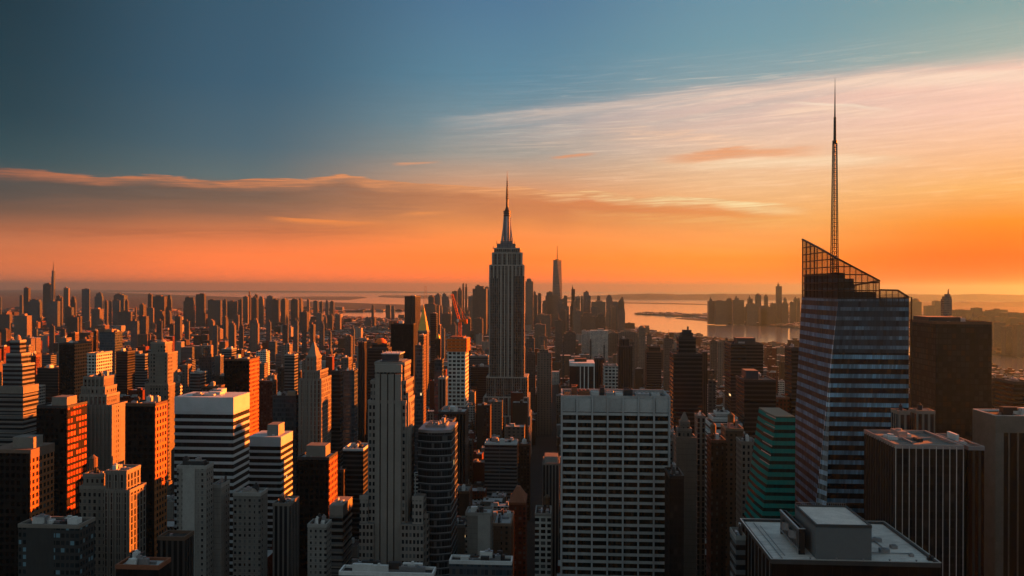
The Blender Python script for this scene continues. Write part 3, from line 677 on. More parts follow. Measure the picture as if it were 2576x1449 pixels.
# ------------------------------------------------------------------ broad white office block with deep window bays
def bay_block():
    Y = 500; x0, x1, yt = 1413, 1688.5, 1001
    A = W(x0, yt, Y); B = W(x1, yt, Y); z = (A[2] + B[2]) / 2; dep = 34; w = B[0] - A[0]; cx, cy = (A[0] + B[0]) / 2, Y + dep / 2
    t = thing('office_block', 'broad pale concrete office block with seven columns of wide dark window bays', 'office building', (cx, cy, 0))
    FOOT.append((A[0], B[0], Y, Y + dep)); hw, hd = w / 2, dep / 2
    conc = plain('pale_travertine', (.40, .41, .42), .75, var=.4, scale=.1); mull = plain('pier_travertine', (.40, .41, .43), .7, var=.2)
    boxpart('core', darkp, t, -hw + 1.2, hw - 1.2, -hd + 1.3, hd - .6, 0, z - 1, gravel)
    boxpart('flank_wall', conc, t, -hw, -hw + 1.2, -hd + .4, hd, 0, z + 1.2); boxpart('flank_wall', conc, t, hw - 1.2, hw, -hd + .4, hd, 0, z + 1.2)
    boxpart('rear_wall', conc, t, -hw + 1.2, hw - 1.2, hd - .6, hd, 0, z + 1.2)
    bay = w / 7; fh = 4.32; zt = z - 8.6
    pf = None
    for k in range(8):
        b = MB(); b.box(-.45, .45, -1.0, .5, 0, z + .9)
        o = b.build('pier', mull, t) if pf is None else like(pf, t, (0, 0, 0)); pf = pf or o; o.location = (-hw + .45 + (w - .9) * k / 7, -hd + .4, 0)
    b = MB(); b.box(-bay / 2 + .46, bay / 2 - .46, -.25, .7, 0, 7.7)
    pp = None
    for k in range(7):
        o = b.build('top_panel', conc, t) if pp is None else like(pp, t, (0, 0, 0)); pp = pp or o; o.location = (-hw + bay * (k + .5), -hd + .4, z - 7.9)
    b = MB(); b.box(-hw + .02, hw - .02, -.12, .7, 0, 1.55); bf = None
    nf = 37
    for i in range(nf):
        zz = zt - i * fh - (0 if i else -.2)
        if zz < 6: break
        o = b.build('spandrel', conc, t) if bf is None else like(bf, t, (0, 0, 0)); bf = bf or o; o.location = (0, -hd + .5, zz - 1.55)
    gm = facade('bay_window_glass', (.02, .018, .016), (.016, .014, .012), pu=1.45, pv=60, wu=.93, wv=.99, grough=.08, blind=.14, blindc=(.05, .042, .036), lit=0.0, wvar=.1)
    wb = MB(); wb.box(-bay / 2 + .46, bay / 2 - .46, 0, .1, 0, fh - 1.55); wm = wb.mesh('window', gm); cnt = 0; rest = MB()
    for i in range(nf - 1):
        zz = zt - (i + 1) * fh
        for k in range(7):
            x = -hw + bay * (k + .5)
            if cnt < 98: o = bpy.data.objects.new('window', wm); col.objects.link(o); o.parent = t; o.location = (x, -hd + 1.15, zz); cnt += 1
            else: rest.box(x - bay / 2 + .46, x + bay / 2 - .46, -hd + 1.15, -hd + 1.25, zz, zz + fh - 1.55, u0=x)
    o = rest.build('windows', gm, t); o['kind'] = 'stuff'
    # ledge and roof plant
    b = MB()
    for a in ((-hw + .4, hw - .4, -hd + .9, -hd + 1.4), (-hw + .4, hw - .4, hd - .5, hd + .1), (-hw, -hw + .5, -hd + 1.4, hd - .5), (hw - .5, hw, -hd + 1.4, hd - .5)): b.box(*a, z - 1, z + 1.6)
    b.build('parapet', conc, t)
    rr = random.Random(3)
    for (a, c_, mt, hh) in ((.03, .09, bluegp, 2.2), (.1, .15, redp, 5.0), (.16, .27, redp, 2.4), (.28, .36, whitep, 2.0), (.37, .41, darkp, 4.6), (.42, .5, steel, 2.0), (.51, .58, whitep, 1.6), (.6, .68, darkp, 3.0), (.7, .83, steel, 1.4), (.85, .93, membrane, 1.2)):
        b = MB(); X0, X1 = -hw + w * a, -hw + w * c_; yy = rr.uniform(0, 9)
        b.box(X0, X1, -2 + yy - 4, 4 + yy - 3, z - 1, z + hh)
        for q in range(3): b.cyl(X0 + (X1 - X0) * (q + .5) / 3, yy - 2, .8, z + hh, .8, z + hh + .7, 8)
        b.build('roof_plant', mt, t)
    b = MB(); b.box(-hw + 1, hw - 1, 9, 9.6, z, z + 2.4); b.build('roof_screen', steel, t)
bay_block()

# ------------------------------------------------------------------ pale stone tower with dark vertical slots, left of centre
def slot_tower():
    Y = 470
    lab = 'tall pale stone setback tower with three dark vertical slots down its front'
    def q(x0, x1, y, ins=0): a = W(x0, y, Y + ins); b = W(x1, y, Y + ins); return a[0], b[0], a[2]
    m0 = q(932, 1023, 1013); cx, cy = (m0[0] + m0[1]) / 2, Y + 12
    t = thing('stone_tower', lab, 'skyscraper', (cx, cy, 0)); FOOT.append((m0[0] - 8, m0[1] + 14, Y - 4, Y + 26))
    st = facade('slot_stone', (.25, .225, .21), (.016, .018, .022), pu=2.1, pv=3.9, wu=.6, wv=.55, blind=.2)
    sp = plain('slot_stone_plain', (.25, .225, .208), .85, var=.18, scale=.08)
    def tier(nm, x0, x1, y, ins, back, z0=0.0, mat=st):
        a0, a1, z1 = q(x0, x1, y, ins); o = boxpart(nm, mat, t, a0 - cx, a1 - cx, Y + ins - cy, back, z0, z1, gravel)
        r = MB(); r.box(a0 - cx - .2, a1 - cx + .2, Y + ins - cy - .2, back + .2, z1 - .9, z1 + .9); r.build('cornice', sp, t)
        return a0 - cx, a1 - cx, z1
    a0, a1, z1 = tier('wall', 928, 1023, 1013, .0, 14.5)
    b0, b1, z2 = tier('upper_tier', 934, 1023, 963, 1.0, 12.5, z1)
    c0, c1, z3 = tier('upper_tier', 944, 1019, 917, 2.2, 9.5, z2)
    # smooth central panels with slots between
    pan = [(945, 957), (960, 975.5), (978.5, 992), (995, 1011)]
    for i, (xa, xb) in enumerate(pan):
        p0, p1, zz = q(xa, xb, 934, -.9)
        boxpart('front_panel', sp, t, p0 - cx, p1 - cx, Y - .9 - cy, Y + 2.1 - cy, 0, zz - 2, None)
    for xa, xb in ((957, 960), (975.5, 978.5), (992, 995)):
        p0, p1, zz = q(xa, xb, 936, 0); boxpart('slot_glazing', blackp, t, p0 - cx, p1 - cx, Y - .15 - cy, Y + 2.0 - cy, 0, zz - 4)
    p0, p1, zz = q(944.5, 1011.5, 930, -.7); boxpart('top_panel', sp, t, p0 - cx, p1 - cx, Y - .7 - cy, Y + 2.15 - cy, zz - 2, q(944, 1011, 919)[2])
    # west flank: three buttress ribs lit by the sun
    for k, (yy, h0) in enumerate(((3, z2 - 6), (7.5, z2 - 12), (11.5, z1 - 4))):
        boxpart('flank_rib', sp, t, a1, a1 + 1.1, Y + yy - cy - 1, Y + yy - cy + 1, 0, h0)
    # roof plant and ledges
    u0, u1, z4 = q(958, 1013, 910, 4); boxpart('penthouse', darkp, t, u0 - cx, u1 - cx, Y + 4 - cy, 8, z3, z4, steel)
    u0, u1, z5 = q(962, 1005, 893, 5); boxpart('penthouse', bluegp, t, u0 - cx, u1 - cx, Y + 5 - cy, 6, z4, z5, steel)
    u0, u1, z6 = q(960, 1008, 891, 4.5); b = MB(); b.box(u0 - cx, u1 - cx, Y + 4.5 - cy, 6.5, z5, z5 + .5); b.build('ledge', whitep, t)
    for x in (963, 972, 985, 999, 1006): 
        a_, b_, zz = q(x, x + 1.2, 884, 5); b = MB(); b.box(a_ - cx, b_ - cx, Y + 5 - cy, Y + 5.5 - cy, z5 + .5, zz); b.build('vent_stack', steel, t)
    # low flanking wings
    for (x0, x1, y, ins, bk) in ((909, 929, 1255, -1.5, 16), (1041, 1068, 1256, -1.5, 20), (1060, 1080, 1300, 3, 20), (909, 1068, 1320, -3, 18)):
        a0, a1, zz = q(x0, x1, y, ins)
        if x1 - x0 > 100:
            boxpart('wing', st, t, a0 - cx - .3, q(944, 944, y, ins)[0] - cx, Y + ins - cy, bk, 0, zz, gravel)
            boxpart('wing', st, t, q(1012, 1012, y, ins)[0] - cx, a1 - cx + .3, Y + ins - cy, bk, 0, zz, gravel)
        else:
            boxpart('wing', st, t, a0 - cx, a1 - cx, Y + ins - cy, bk, 0, zz, gravel); boxpart('parapet', sp, t, a0 - cx - .2, a1 - cx + .2, Y + ins - cy - .2, Y + ins - cy + .5, zz - 1, zz + 1.4)
slot_tower()

# ------------------------------------------------------------------ tapering glass tower with long mast among the far towers by the river
def taper_tower():
    Y = 5800; a = W(1388.5, 795, Y); b_ = W(1415.5, 795, Y); w = (b_[0] - a[0]) / 2; cx, cy = (a[0] + b_[0]) / 2, Y + w
    t = thing('tapering_tower', 'tapering faceted glass tower with long mast in the far harbour cluster', 'skyscraper', (cx, cy, 0))
    zr = W(1402, 656, Y)[2]; zt = W(1402, 617, Y)[2]
    FOOT.append((a[0], b_[0], Y, Y + 2 * w))
    gm = facade('taper_glass', (.10, .105, .115), (.08, .085, .095), pu=8, pv=12, wu=.7, wv=.7, metal=.6, grough=.2, lit=0)
    S = [(-w, -w), (w, -w), (w, w), (-w, w)]; r = w * .98; D = [(0, -r * .78), (r * .78, 0), (0, r * .78), (-r * .78, 0)]
    b = MB(); b.box(-w, w, -w, w, 0, 56)
    for i in range(4):
        j = (i + 1) % 4
        b.quad([(*S[i], 56), (*S[j], 56), (*D[i], zr)], [(0, 56), (2 * w, 56), (w, zr)]); b.quad([(*S[j], 56), (*D[j], zr), (*D[i], zr)], [(0, 56), (w, zr), (-w, zr)])
    b.quad([(*p, zr) for p in D]); b.build('glass_wall', gm, t)
    b = MB(); b.prism([(x * 1.02, y * 1.02) for x, y in D], [(x * 1.02, y * 1.02) for x, y in D], zr, zr + 8); b.build('parapet', darkp, t)
    b = MB(); b.cyl(0, 0, 15, zr + 8, 15, zr + 13, 12); b.build('mast_ring', darkp, t)
    b = MB(); b.cyl(0, 0, 4.5, zr + 8, 2.2, zt, 6); b.build('mast', darkp, t)
taper_tower()

# ------------------------------------------------------------------ needle tower far left
def needle_tower():
    Y = 5500; a = W(129, 760, Y); b_ = W(135.2, 760, Y); w = (b_[0] - a[0]) / 2; cx = (a[0] + b_[0]) / 2; cy = Y + w
    t = thing('needle_tower', 'thin needle tower with a long spire rising above the far left skyline', 'skyscraper', (cx, cy, 0)); FOOT.append((a[0], b_[0], Y, Y + 2 * w))
    z = W(132, 689, Y)[2]; zt = W(132, 664, Y)[2]
    o = MB(); o.box(-w, w, -w, w, 0, z - 40); o.box(-w * .75, w * .8, -w * .8, w, z - 40, z); o.build('wall', hazy3, t)
    o = MB(); o.cyl(0, 0, w * .45, z, .3, zt, 6); o.build('spire', darkp, t)
needle_tower()

# ------------------------------------------------------------------ near rooftop, lower right
def near_roof():
    Y = 300; F = lambda x, y, yy=Y: W(x, y, yy)
    A = F(1945, 1399); B = F(2372, 1412); z = (A[2] + B[2]) / 2; A = F(1945, 1399); w = B[0] - A[0]; dep = 52; cx, cy = (A[0] + B[0]) / 2, Y + dep / 2
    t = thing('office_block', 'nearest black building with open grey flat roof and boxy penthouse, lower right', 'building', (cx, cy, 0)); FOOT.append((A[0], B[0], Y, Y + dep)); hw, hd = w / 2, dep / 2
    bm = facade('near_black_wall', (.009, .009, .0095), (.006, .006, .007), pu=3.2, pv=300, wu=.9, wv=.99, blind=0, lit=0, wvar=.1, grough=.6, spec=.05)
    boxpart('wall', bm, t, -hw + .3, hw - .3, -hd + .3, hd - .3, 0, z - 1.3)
    lp = None
    for k in range(9):            # pale vertical fins on the east flank
        b = MB(); b.box(-.25, .02, -.09, .09, 0, z - 1.5)
        o = b.build('fin', steel, t) if lp is None else like(lp, t, (0, 0, 0)); lp = lp or o; o.location = (-hw + .3, -hd + 3 + k * 5.8, 0)
    # roof sheet with faint seams, deep parapet with metal coping
    rm, tt, bs = base_mat('seamed_roof'); oc = objcoord(tt); sp = tt.n('ShaderNodeSeparateXYZ'); tt.nt.links.new(oc, sp.inputs[0])
    yv = E(tt, sp.outputs[1]); wob = tt.noise(oc, .12, 3, .5)
    seam = tt.m('LESS_THAN', tt.m('ABSOLUTE', tt.m('FRACT', (yv + wob * 2.0) / 1.9) - .5), .10)
    nz = tt.noise(oc, .15, 5, .65); n5 = tt.noise(oc, 2.5, 3, .6)
    k = (nz - .5) * 1.1 + (n5 - .5) * .5 + 1.0 - seam * .4
    tt.put(bs.inputs['Base Color'], tt.mix(1.0, (.66, .63, .60), tt.xyz(k, k, k), 'MULTIPLY')); bs.inputs['Roughness'].default_value = .5; bs.inputs['Specular IOR Level'].default_value = .5
    q = MB(); q.quad([(-hw + .9, -hd + .9, z - .9), (hw - .9, -hd + .9, z - .9), (hw - .9, hd - .9, z - .9), (-hw + .9, hd - .9, z - .9)]); q.build('roof', rm, t)
    b = MB()
    for a in ((-hw, hw, -hd, -hd + .9), (-hw, hw, hd - .9, hd), (-hw, -hw + .9, -hd + .9, hd - .9), (hw - .9, hw, -hd + .9, hd - .9)): b.box(*a, z - 1.6, z)
    b.build('parapet', plain('dark_coping_base', (.06, .065, .07), .5), t)
    b = MB()
    for a in ((-hw - .15, hw + .15, -hd - .15, -hd + .25), (-hw - .15, hw + .15, hd - .25, hd + .15), (-hw - .15, -hw + .25, -hd + .25, hd - .25), (hw - .25, hw + .15, -hd + .25, hd - .25)): b.box(*a, z + .003, z + .16)
    b.build('coping', plain('coping_metal', (.5, .5, .5), .35, .5), t)
    # big plain penthouse
    yp = Y + 4.2; P0 = F(2057, 1316, yp); P1 = F(2197, 1316, yp); pz = P0[2]; pd = 27
    gy = plain('penthouse_grey', (.13, .15, .165), .7, var=.12, scale=.1)
    px0, px1, py0 = P0[0] - cx, P1[0] - cx, yp - cy
    pe = boxpart('penthouse', gy, t, px0, px1, py0, py0 + pd, z - .9, pz - .4)
    b = MB()
    for a in ((px0 - .1, px1 + .1, py0 - .1, py0 + .5), (px0 - .1, px1 + .1, py0 + pd - .5, py0 + pd + .1), (px0 - .1, px0 + .5, py0 + .5, py0 + pd - .5), (px1 - .5, px1 + .1, py0 + .5, py0 + pd - .5)): b.box(*a, pz - .7, pz + .35)
    b.build('penthouse_parapet', plain('dark_trim', (.05, .055, .06), .45), pe)
    q = MB(); q.quad([(px0 + .5, py0 + .5, pz - .2), (px1 - .5, py0 + .5, pz - .2), (px1 - .5, py0 + pd - .5, pz - .2), (px0 + .5, py0 + pd - .5, pz - .2)]); q.build('penthouse_roof', plain('pale_grit_roof', (.66, .61, .58), .9, var=.35, scale=.2), pe)
    # open-topped cooling enclosure on the left
    e0 = F(2014, 1374, Y + 9)[0] - cx; e1 = px0 - 2.4; f0 = Y + 9 - cy; f1 = f0 + 26; eh = z + 8.2
    en = MB()
    for a in ((e0, e1, f0, f0 + .7), (e0, e1, f1 - .7, f1), (e1 - .7, e1, f0 + .7, f1 - .7)): en.box(*a, z - .9, eh)
    en.box(e0 + .7, e1 - .7, f0 + .7, f1 - .7, z + 3, z + 3.4)
    eo = en.build('cooling_enclosure', plain('enclosure_black', (.018, .018, .02), .5), t)
    b = MB(); b.box(e0 - .2, e0 + .5, f0, f1, eh - 1.0, eh); b.box(e0 - .2, e0 + .5, f0, f1, z + .4, z + 1.2)
    for k in range(12): b.box(e0 - .1, e0 + .35, f0 + k * (f1 - f0) / 12 + .3, f0 + k * (f1 - f0) / 12 + .8, z + 1.2, eh - 1.0)
    b.build('louvred_side', plain('louvre_metal', (.22, .22, .23), .4, .5), eo)
    for k, yy in enumerate((f0 + 7, f0 + 17)):
        b = MB(); b.cyl((e0 + e1) / 2, yy, 2.9, z + 3.4, 2.7, z + 6.2, 16, cap=False); b.box((e0 + e1) / 2 - 2.6, (e0 + e1) / 2 + 2.6, yy - .2, yy + .2, z + 5.6, z + 5.9)
        b.build('cooling_fan', steel, eo)
    b = MB(); b.box(e0 - .35, e1 + .1, f0 - .2, f0 + .35, eh, eh + .22); b.box(e0 - .35, e0 + .3, f0 + .35, f1, eh, eh + .22); b.build('rail', plain('coping_metal', (.5, .5, .5)), eo)
    # little vents, hatch, pipe run
    vx = F(2352, 1388, Y + 5)[0] - cx; b = MB(); b.box(vx - 1.6, vx + .8, 5 - hd, 6.5 - hd, z - .9, z + .3); b.box(vx - 1.0, vx - .4, 5.2 - hd, 6 - hd, z + .3, z + 1.0); b.build('roof_hatch', blackp, t)
    b = MB(); b.strut((-hw + 4.5, -hd + 3, z - .5), (-hw + 4.5, hd - 4, z - .5), .12); b.strut((-hw + 6.2, -hd + 6, z - .5), (-hw + 6.2, hd - 8, z - .5), .1)
    b.build('roof_pipe', steel, t)
    for (x, y, w_, d_, h_) in ((px1 + 6, 8, 3.2, 2.4, 1.5), (px1 + 12, 14, 2.2, 2.2, 1.1), (px1 + 7, 22, 4.5, 2.0, 1.3), (px1 + 15, 5, 1.4, 1.4, .9)):
        b = MB(); b.box(x, x + w_, y - hd + 4, y - hd + 4 + d_, z - .89, z - .9 + h_); b.cyl(x + w_ / 2, y - hd + 4 + d_ / 2, d_ * .3, z - .9 + h_, d_ * .3, z - .6 + h_, 10); b.build('air_handler', steel, t)
    b = MB(); b.strut((px1 + 1, -hd + 12, z - .6), (hw - 5, -hd + 12, z - .6), .15); b.strut((px1 + 9, -hd + 12, z - .6), (px1 + 9, hd - 6, z - .6), .15); b.build('roof_pipe', steel, t)
    b = MB()
    for k in range(24): xx = px0 + .2 + (px1 - px0 - .4) * k / 23; b.strut((xx, py0 + pd - .3, pz + .3), (xx, py0 + pd - .3, pz + 1.3), .05)
    b.strut((px0 + .2, py0 + pd - .3, pz + 1.3), (px1 - .2, py0 + pd - .3, pz + 1.3), .06); b.build('railing', steel, pe)
    for k in range(5): b = MB(); x = -hw + 14 + k * 9.0; b.cyl(x, -hd + 2.4, .22, z - .9, .22, z - .1, 8); b.cyl(x, -hd + 2.4, .4, z - .1, .4, z + .1, 8); b.build('vent_pipe', steel, t)
near_roof()

DF = facade('painted_shade_front', (.013, .012, .012), (.007, .007, .008), pu=3.4, pv=4.2, wu=.6, wv=.6, blind=.08, blindc=(.02, .02, .02), lit=0)  # near-black for fronts out of the sun, shade put into the colour

# ------------------------------------------------------------------ surveyed towers, near and middle distance
A_ = 'apartment_building'; O_ = 'office_tower'; S_ = 'setback_tower'; GL = 'glass_tower'; BT = 'brick_tower'; SL = 'slab_tower'
def blank_panel(lo, hi, mat, top=0.0):
    t = THINGS[-1]; w = next(o for o in t.children if o.name.startswith('wall')); xs = [v.co.x for v in w.data.vertices]; ys = [v.co.y for v in w.data.vertices]; zs = [v.co.z for v in w.data.vertices]
    a, b_ = min(xs), max(xs); boxpart('blank_panel', mat, t, a + (b_ - a) * lo, a + (b_ - a) * hi, min(ys) - .3, min(ys) - .02, 0, max(zs) - top)
# left edge and left third
bld(S_, 'tapering stepped tower with rounded tank on top at the far left edge', -2, 60, 985, 720, 'gband', xs=98, bands=(5.0, .8, stonep, 4), tiers=[(8, 58, 928), (17, 55, 901), (26, 51, 868)], crown=dome(6, tanp, .3))
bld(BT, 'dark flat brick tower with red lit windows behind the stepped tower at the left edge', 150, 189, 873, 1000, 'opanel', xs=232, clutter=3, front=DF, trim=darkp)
bld(O_, 'dark square building with glowing open frame edge behind the art deco ziggurat', 220, 244, 898, 950, 'grid', xs=294)
bld(GL, 'banded glass tower with flat orange flank left of the domed brick stepped tower', 252, 290, 844, 1250, 'blue', xs=309, pent=(.2, .7, .2, .8, 5, tanp))
bld(SL, 'dark narrow slab whose flank shows a ladder of orange stripes', 293, 322, 893, 1150, 'dband', xs=341)
bld(SL, 'dark banded slab partly hidden left of the stepped brick tower with rounded cap', 341, 366, 899, 1200, 'gband', xs=373)
bld(S_, 'stepped brown tower with rounded cap and honeycomb orange flank in the left third', 366, 425, 975, 800, 'stone', xs=455, tiers=[(374, 423, 896), (380, 416, 870)], crown=dome(4, tanp, .35))
bld(S_, 'pale art deco ziggurat with crenellated orange tiers in the left third', 203, 283, 1030, 600, 'stone', xs=322, tiers=[(204, 270, 1004), (207, 266, 984), (213, 263, 959)], piers=8, clutter=3)
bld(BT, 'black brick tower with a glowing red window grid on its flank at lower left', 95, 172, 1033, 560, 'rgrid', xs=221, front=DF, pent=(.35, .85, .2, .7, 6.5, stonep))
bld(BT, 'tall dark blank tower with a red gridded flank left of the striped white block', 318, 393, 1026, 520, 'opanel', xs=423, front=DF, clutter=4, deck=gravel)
bld(O_, 'white office block with bold black stripes and a yellow lit flank', 442, 589, 1010, 560, 'black', xs=629, bands=(4.8, 1.9, plain('stripe_white', (.46, .50, .54), .6, var=.2), 8.2), clutter=7, deck=tar, tank=False)
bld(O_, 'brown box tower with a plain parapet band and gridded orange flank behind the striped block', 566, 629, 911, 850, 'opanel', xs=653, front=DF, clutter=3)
bld(O_, 'smaller white and black striped block with a lit box penthouse beside the larger one', 629, 709, 1108, 640, 'black', xs=721, depth=28, bands=(4.8, 1.9, plain('stripe_white', (.46, .50, .54), .6), 4), pent=(.5, .85, .2, .7, 10, palep), clutter=4)
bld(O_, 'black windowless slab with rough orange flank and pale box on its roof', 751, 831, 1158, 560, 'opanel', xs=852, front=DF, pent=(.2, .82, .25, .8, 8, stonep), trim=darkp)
bld(S_, 'gothic stone tower with pointed crown and a gridded golden flank, left of centre', 755, 809, 960, 700, 'pier', xs=835, tiers=[(763, 806, 939), (771, 797, 904)], piers=6, crown=pyramid(13, stonep), antenna=(10, .4))
bld(SL, 'thin dark slab with orange horizontal slats touching the gothic tower', 835, 858, 939, 760, 'dband', xs=865)
bld(GL, 'slender blue glass banded tower to the right of the slatted slab', 865, 893, 939, 800, 'blue', xs=901, clutter=3)
bld(GL, 'wide dark glass block with pale roof left of the gothic tower', 688, 747, 1003, 720, 'blue', xs=754, deck=membrane, clutter=4, pent=(.6, .95, .2, .8, 5, tanp))
bld(SL, 'white banded slim tower with orange flank behind the wide dark glass block', 717, 742, 898, 1050, 'gband', xs=751)
bld(A_, 'short dark block with orange flank between the brown box tower and dark glass block', 654, 686, 966, 900, 'brown', xs=699)
bld(SL, 'slender dark tower with a smooth bright orange right edge, standing alone before the low city', 902, 917, 865, 1150, 'dvert', xs=925, depth=40)
bld(O_, 'dark jagged building with glowing orange curved plant room beside the black slab', 926, 978, 880, 1000, 'dband', xs=986, tiers=[(938, 974, 868)], crown=dome(7, orange_net, .42))
bld(SL, 'tall plain black slab with a notched orange right edge, behind the slotted stone tower', 984, 1041, 818, 1150, 'black', xs=1046, trim=blackp, clutter=1)
bld(SL, 'tall dark ribbed pair of slabs rising above the black slab', 1018, 1045, 748, 1900, 'dvert', xs=1058)
bld(GL, 'dark glass tower with thin stripes and an orange flank right of the slotted stone tower', 1045, 1064, 873, 900, 'blue', xs=1067)
bld(SL, 'rusty brown slab with orange flank behind the thin striped glass tower', 1054, 1067, 847, 980, 'tan', xs=1080)
bld(S_, 'small tower with a steep gilded pyramid and spire behind the rusty slab', 1052, 1075, 835, 1500, 'stone', xs=1080, crown=pyramid(48, gold, .01), antenna=(62, .5))
bld(SL, 'slim black slab with white and orange ladder bands left of the construction tower', 1083, 1098, 791, 1600, 'dband', xs=1102)
bld(A_, 'small tower topped by a round golden cap left of the construction tower', 1095, 1109, 855, 1200, 'brown', crown=dome(8, gold, .4))
bld(SL, 'pale orange slab behind the golden capped tower', 1103, 1108, 819, 1700, 'hz2', xs=1113)
bld(GL, 'teal tinted glass tower left of the construction tower', 1094, 1113, 909, 820, 'blue', xs=1118)
bld(A_, 'low blank pale grey block in front of the teal glass tower', 1104, 1123, 954, 760, 'vert', depth=14, trim=palep)
tcx = bld(O_, 'white gridded tower under construction with orange netting on its top floors', 1127, 1172, 886, 800, 'grid', xs=1180, roof=False, tiers=[(1126.5, 1174, 852)])
def netting():
    t, bl, c = tcx; a0, a1, b0, b1, z0, z1 = bl[1]
    o = MB()
    for k in range(4): o.box(a0 - .6, a1 + .6, b0 - .6, b0 - .45, z0 + k * 3.2, z0 + k * 3.2 + 2.8); o.box(a1 + .45, a1 + .6, b0 - .4, b1 + .6, z0 + k * 3.2, z0 + k * 3.2 + 2.8)
    o.build('safety_netting', orange_net, t)
    o = MB(); o.box(a0 + 2, a1 - 3, b0 + 1, b1 - 1, z1, z1 + 1.2); o.build('formwork', redp, t)
    # luffing crane on top: its own thing
    k = thing('tower_crane', 'orange luffing crane leaning left above the netted top floors', 'crane', (c[0] + 1.5, c[1], z1 + 1.2))
    b = MB()
    def lattice(P, Q, r, n, bb):
        P, Q = Vector(P), Vector(Q); d = (Q - P).normalized(); e = d.cross(Vector((0, 1, 0))).normalized() * r; f = Vector((0, r, 0))
        L = lambda i, s: P + (Q - P) * i / n + e * s[0] + f * s[1]
        cs = [(1, 1), (-1, 1), (-1, -1), (1, -1)]
        for i in range(n):
            for q in range(4): bb.strut(L(i, cs[q]), L(i + 1, cs[q]), .22); bb.strut(L(i, cs[q]), L(i + 1, cs[(q + 1) % 4]), .14)
    lattice((0, 0, 0), (0, 0, 14), 1.1, 5, b); b.build('mast', orange_net, k)
    b = MB(); lattice((-.8, 0, 16), (-8, 0, 41), .9, 9, b); b.build('jib', orange_net, k)
    b = MB(); b.box(-1.5, 6, -1.5, 1.5, 14, 16); b.box(4, 7, -1.6, 1.6, 12, 16.5); b.strut((3, 0, 16), (2, 0, 24), .3); b.strut((2, 0, 24), (-8, 0, 41), .1); b.strut((2, 0, 24), (6, 0, 16), .14); b.build('counter_jib', orange_net, k)
    b = MB(); b.box(-2.6, -.9, -2.6, -1.0, 14, 16.6); b.build('cab', whitep, k)
netting()
bld(O_, 'dark ribbed block with a bright orange corner below the construction tower', 1104, 1172, 1041, 650, 'dvert', xs=1181, clutter=4)
# centre foreground
def curved_block():
    Y = 480; x0, x1, yt = 1053, 1137, 1090; a = W(x0, yt, Y); b_ = W(x1, yt, Y); cx, cy = (a[0] + b_[0]) / 2, Y + 16; hw = (b_[0] - a[0]) / 2; z = a[2]
    t = thing('glass_office', 'curved dark glass office with thin white floor lines right of the slotted stone tower', 'building', (cx, cy, 0)); FOOT.append((a[0], b_[0], Y, Y + 32))
    arc = [(-hw, 14), (-hw, -13.5)] + [(-hw + 2 * hw * k / 10, -13.5 - 3.2 * math.sin(math.pi * k / 10)) for k in range(1, 10)] + [(hw, -13.5), (hw, 14)]
    gm = facade('curved_glass', (.055, .07, .085), (.015, .02, .026), pu=1.6, pv=4.0, wu=.9, wv=.8, metal=.3, blind=.12)
    b = MB(); b.prism(arc, arc, 0, z); b.build('glass_wall', [gm], t)
    f = None
    for k in range(26):
        s = MB(); A = [(x * 1.012, y * 1.015) for x, y in arc]; s.prism(A, A, 0, .35, base=True)
        o = s.build('floor_edge', plain('floor_edge_metal', (.22, .26, .29), .5), t) if f is None else like(f, t, (0, 0, 0)); f = f or o; o.location = (0, 0, z - 5 - k * 4.0)
    b = MB(); b.prism([(x * 1.01, y * 1.01) for x, y in arc], [(x * 1.01, y * 1.01) for x, y in arc], z, z + 1.6); b.build('parapet', steel, t)
    rooftop(t, -hw * .7, hw * .5, -6, 10, z + 1.6, steel, membrane, 4, 5)
curved_block()
bld(O_, 'black box block with dull red flank behind the curved glass office', 1109, 1140, 1066, 540, 'dband', xs=1149, trim=darkp)
bld(O_, 'low black block with white rimmed roof below the base of the spire tower', 1222, 1303, 1118, 900, 'gband', depth=26, deck=membrane, clutter=5, trim=whitep)
bld(A_, 'small dark block with a white domed cap at the foot of the spire tower', 1305, 1336, 1120, 950, 'brown', depth=22, crown=dome(6, whitep, .22))
bld(A_, 'brown gridded apartment block between the curved glass office and the avenue', 1135, 1184, 1241, 600, 'brown', xs=1192, clutter=4)
bld(A_, 'cream apartment building with a blank panel and lit roof edge, bottom centre left', 1175, 1240, 1296, 500, 'pale', xs=1245, clutter=4, deck=membrane)
blank_panel(.48, .95, palep)
bld(A_, 'lower cream block with small balconies left of the blank panelled building', 1125, 1174, 1326, 520, 'pale', depth=20, clutter=3)
bld(A_, 'low tan block with lit orange parapet right of the blank panelled building', 1244, 1290, 1322, 530, 'tan', xs=1297, clutter=3)
bld(S_, 'narrow reddish gothic block with a steep gable beside the avenue', 1284, 1326, 1268, 620, 'red', xs=1330, crown=pyramid(10, redp, .1), clutter=0)
bld('glass_pavilion', 'low glazed rooftop greenhouse terrace at the bottom edge', 1135, 1292, 1418, 420, 'blue', depth=9, clutter=9, deck=tar, trim=whitep)
bld(A_, 'slim white framed block against the left side of the broad bay windowed block', 1350, 1390, 1296, 540, 'grid', depth=20, tank=True)
bld(A_, 'plain grey block with a roof box touching the broad bay windowed block', 1368, 1411, 1168, 760, 'vert', depth=30, pent=(.1, .9, .2, .8, 6, palep))
